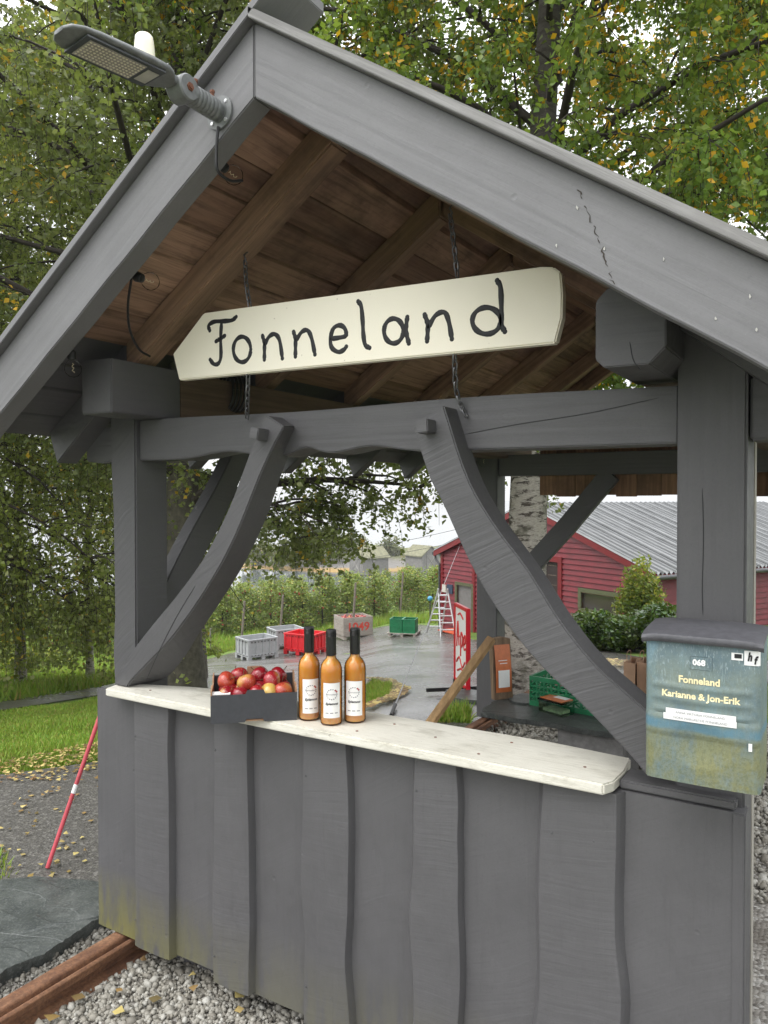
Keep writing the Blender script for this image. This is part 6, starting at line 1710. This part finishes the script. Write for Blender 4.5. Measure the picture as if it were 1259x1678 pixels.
# ------------------------------------------------------------------ orchard
def spindle(seed):
    rng = np.random.default_rng(seed); n = 1700; u = rng.uniform(0, 1, n) ** .8; th_ = rng.uniform(0, 6.283, n)
    br = rng.integers(0, 26, n); bz_ = np.sort(rng.uniform(.45, 2.7, 26)); ba_ = rng.uniform(0, 6.283, 26); bl_ = .95 * (1 - .5 * (bz_ / 2.9)) * rng.uniform(.7, 1.15, 26)
    s = rng.uniform(.05, 1, n)
    C = np.stack([np.cos(ba_[br]) * bl_[br] * s, np.sin(ba_[br]) * bl_[br] * s, bz_[br] + .35 * s * bl_[br] - .55 * bl_[br] * s ** 2.4], 1) + rng.normal(0, .13, (n, 3))
    C[:, 2] = np.maximum(C[:, 2], .3)
    crown = leaf_mesh('crown', C, .125, seed + 3, .2, .62)
    mb = MB(); mb.tube([(0, 0, 0), (.02, 0, 1.2), (0, .01, 2.6)], [.045, .035, .012], 6)
    for k in range(26): mb.tube([(0, 0, bz_[k]), (np.cos(ba_[k]) * bl_[k] * .8, np.sin(ba_[k]) * bl_[k] * .8, bz_[k] + .1)], [.012, .005], 4)
    trunk = mb.mesh('trunk', smooth=70)
    mb = MB()
    for k in rng.choice(n, 22, False): mb.lathe([(0, -.038), (.03, -.025), (.042, 0), (.034, .024), (0, .034)], 7, C[k] + np.array([0, 0, -.06]))
    app = mb.mesh('apples', smooth=80)
    return crown, trunk, app
SPN = [spindle(900 + i) for i in range(4)]
rows = [((30.6, -15.5), (36.0, -1.0)), ((33.2, -13.5), (38.6, 3.6)), ((36.5, -14.0), (41.5, 4.4)), ((40, -15), (45, 5.2)), ((45, -16), (50, 6)), ((51, -17), (56, 7))]
ORL = ['leafy apple tree in the nearest trellis row behind the bins', 'leafy apple tree in the second trellis row of the orchard', 'leafy apple tree in the third trellis row of the orchard', 'leafy apple tree in the fourth trellis row of the orchard', 'leafy apple tree in a far trellis row', 'leafy apple tree in the farthest trellis row']
for ri, (a, b) in enumerate(rows):
    n = [13, 15, 14, 13, 12, 12][ri]
    for k in range(n):
        f = (k + random.uniform(.3, .7)) / n; p = DL(a[0] + (b[0] - a[0]) * f, a[1] + (b[1] - a[1]) * f); z = float(g(*p))
        cr_, tk_, ap_ = SPN[(k * 3 + ri) % 4]; t = thing('apple_tree', ORL[ri], 'tree', (p[0], p[1], z - .03), 'apple trees in the orchard rows')
        t.rotation_euler = (0, 0, random.uniform(0, 6.28)); s = random.uniform(.78, .96); t.scale = (s * 1.2, s * 1.2, s)
        link('crown', cr_, ORCHL, t)['kind'] = 'stuff'; link('trunk', tk_, BRANCH, t); link('apples', ap_, ORCHA, t)['kind'] = 'stuff'
for k, (px, y0, y1, d) in enumerate([(577, 1046, 955, 31), (655, 1010, 938, 37), (458, 1030, 975, 32), (520, 1002, 950, 38), (600, 1000, 935, 40), (395, 1050, 985, 31)]):
    b_ = UD(px, y0, d); z = float(g(b_[0], b_[1])); t_ = UD(px + 6, y1, d); mb = MB(); mb.tube([(b_[0], b_[1], z - .1), t_], [.05, .045], 8)
    tag(mb.build('trellis_post', TRP, None, smooth=60), ['tall trellis post in front of the wooden crate', 'trellis post above the green crates', 'leaning trellis post behind the grey bins', 'trellis post between the bins and the crate', 'far trellis post behind the wooden crate', 'trellis post at the left end of the bins'][k], 'post', 'orchard trellis posts')
# trees on the far point
for k, (px, d, h_, r_) in enumerate([(505, 128, 5.0, 2.2), (530, 131, 7.0, 2.2), (552, 128, 6.2, 2.0), (575, 134, 3.8, 2.4), (480, 126, 3.4, 2.6), (450, 130, 4.2, 2.8), (640, 133, 3.0, 2.5), (415, 132, 4.5, 3), (690, 126, 2.8, 3)]):
    p = UD(px, 900, d); l = float((p[:2] - CAM[:2]) @ RH); dd_ = float((p[:2] - CAM[:2]) @ FH); z = float(shore_h(dd_, l)); rng = np.random.default_rng(500 + k)
    t = thing('shore_tree', ['rounded tree on the far point left of the tall pines', 'tallest hazy tree on the far point', 'hazy tree beside the grey boathouse', 'low scrub tree behind the boathouse', 'low tree at the water edge', 'spreading tree farther left on the point', 'small scrub tree right of the boathouse', 'dim tree behind the hanging birch leaves', 'low bush near the second boathouse'][k], 'tree', (p[0], p[1], z - .1), 'trees on the far point')
    mb = MB(); mb.tube([(0, 0, 0), (.1, 0, h_ * .5), (0, .1, h_ * .9)], [.16, .1, .03], 6); link('trunk', mb.mesh('trunk', smooth=60), BRANCH, t)
    n = 1400; lump = rng.normal(size=(16, 3)) * np.array([r_ * .42, r_ * .42, h_ * .17]) + np.array([0, 0, h_ * .58]); kk = rng.integers(0, 16, n); C = lump[kk] + rng.normal(0, .42, (n, 3)) * np.array([1, 1, .8]); C[:, 2] = np.clip(C[:, 2], .2, None)
    link('crown', leaf_mesh('crown', C, .42, 700 + k, .1, .7), FARL, t)['kind'] = 'stuff'
# chicken-wire fence posts at the near edge of the bank
for k, (px, py, hh) in enumerate([(334, 1078, 1.0), (345, 1073, 1.0), (352, 1068, 1.0)][:2]):
    q = G(px, py); mb = MB(); mb.tube([q - np.array([0, 0, .1]), q + np.array([0, 0, hh])], .03, 6); tag(mb.build('fence_post', OLD), ['thin fence post beside the left tree', 'second thin fence post by the grey bin'][k], 'post', 'fence posts')

# ------------------------------------------------------------------ misty air over the fjord
if HAZE:
    mb = MB(); c = DL(85, 0); mb.box((c[0], c[1], 3.5), (250, 250, 32), Matrix.Rotation(YW, 3, 'Z'))
    t = NT('mist'); t.n.remove(t.b); pv = t.node('ShaderNodeVolumePrincipled'); pv.inputs['Color'].default_value = (.95, .97, 1, 1); pv.inputs['Density'].default_value = HAZE
    t.link(pv.outputs[0], t.out.inputs['Volume']); tag(mb.build('haze', t.m), 'pale mist hanging over the fjord', None, None, 'stuff')
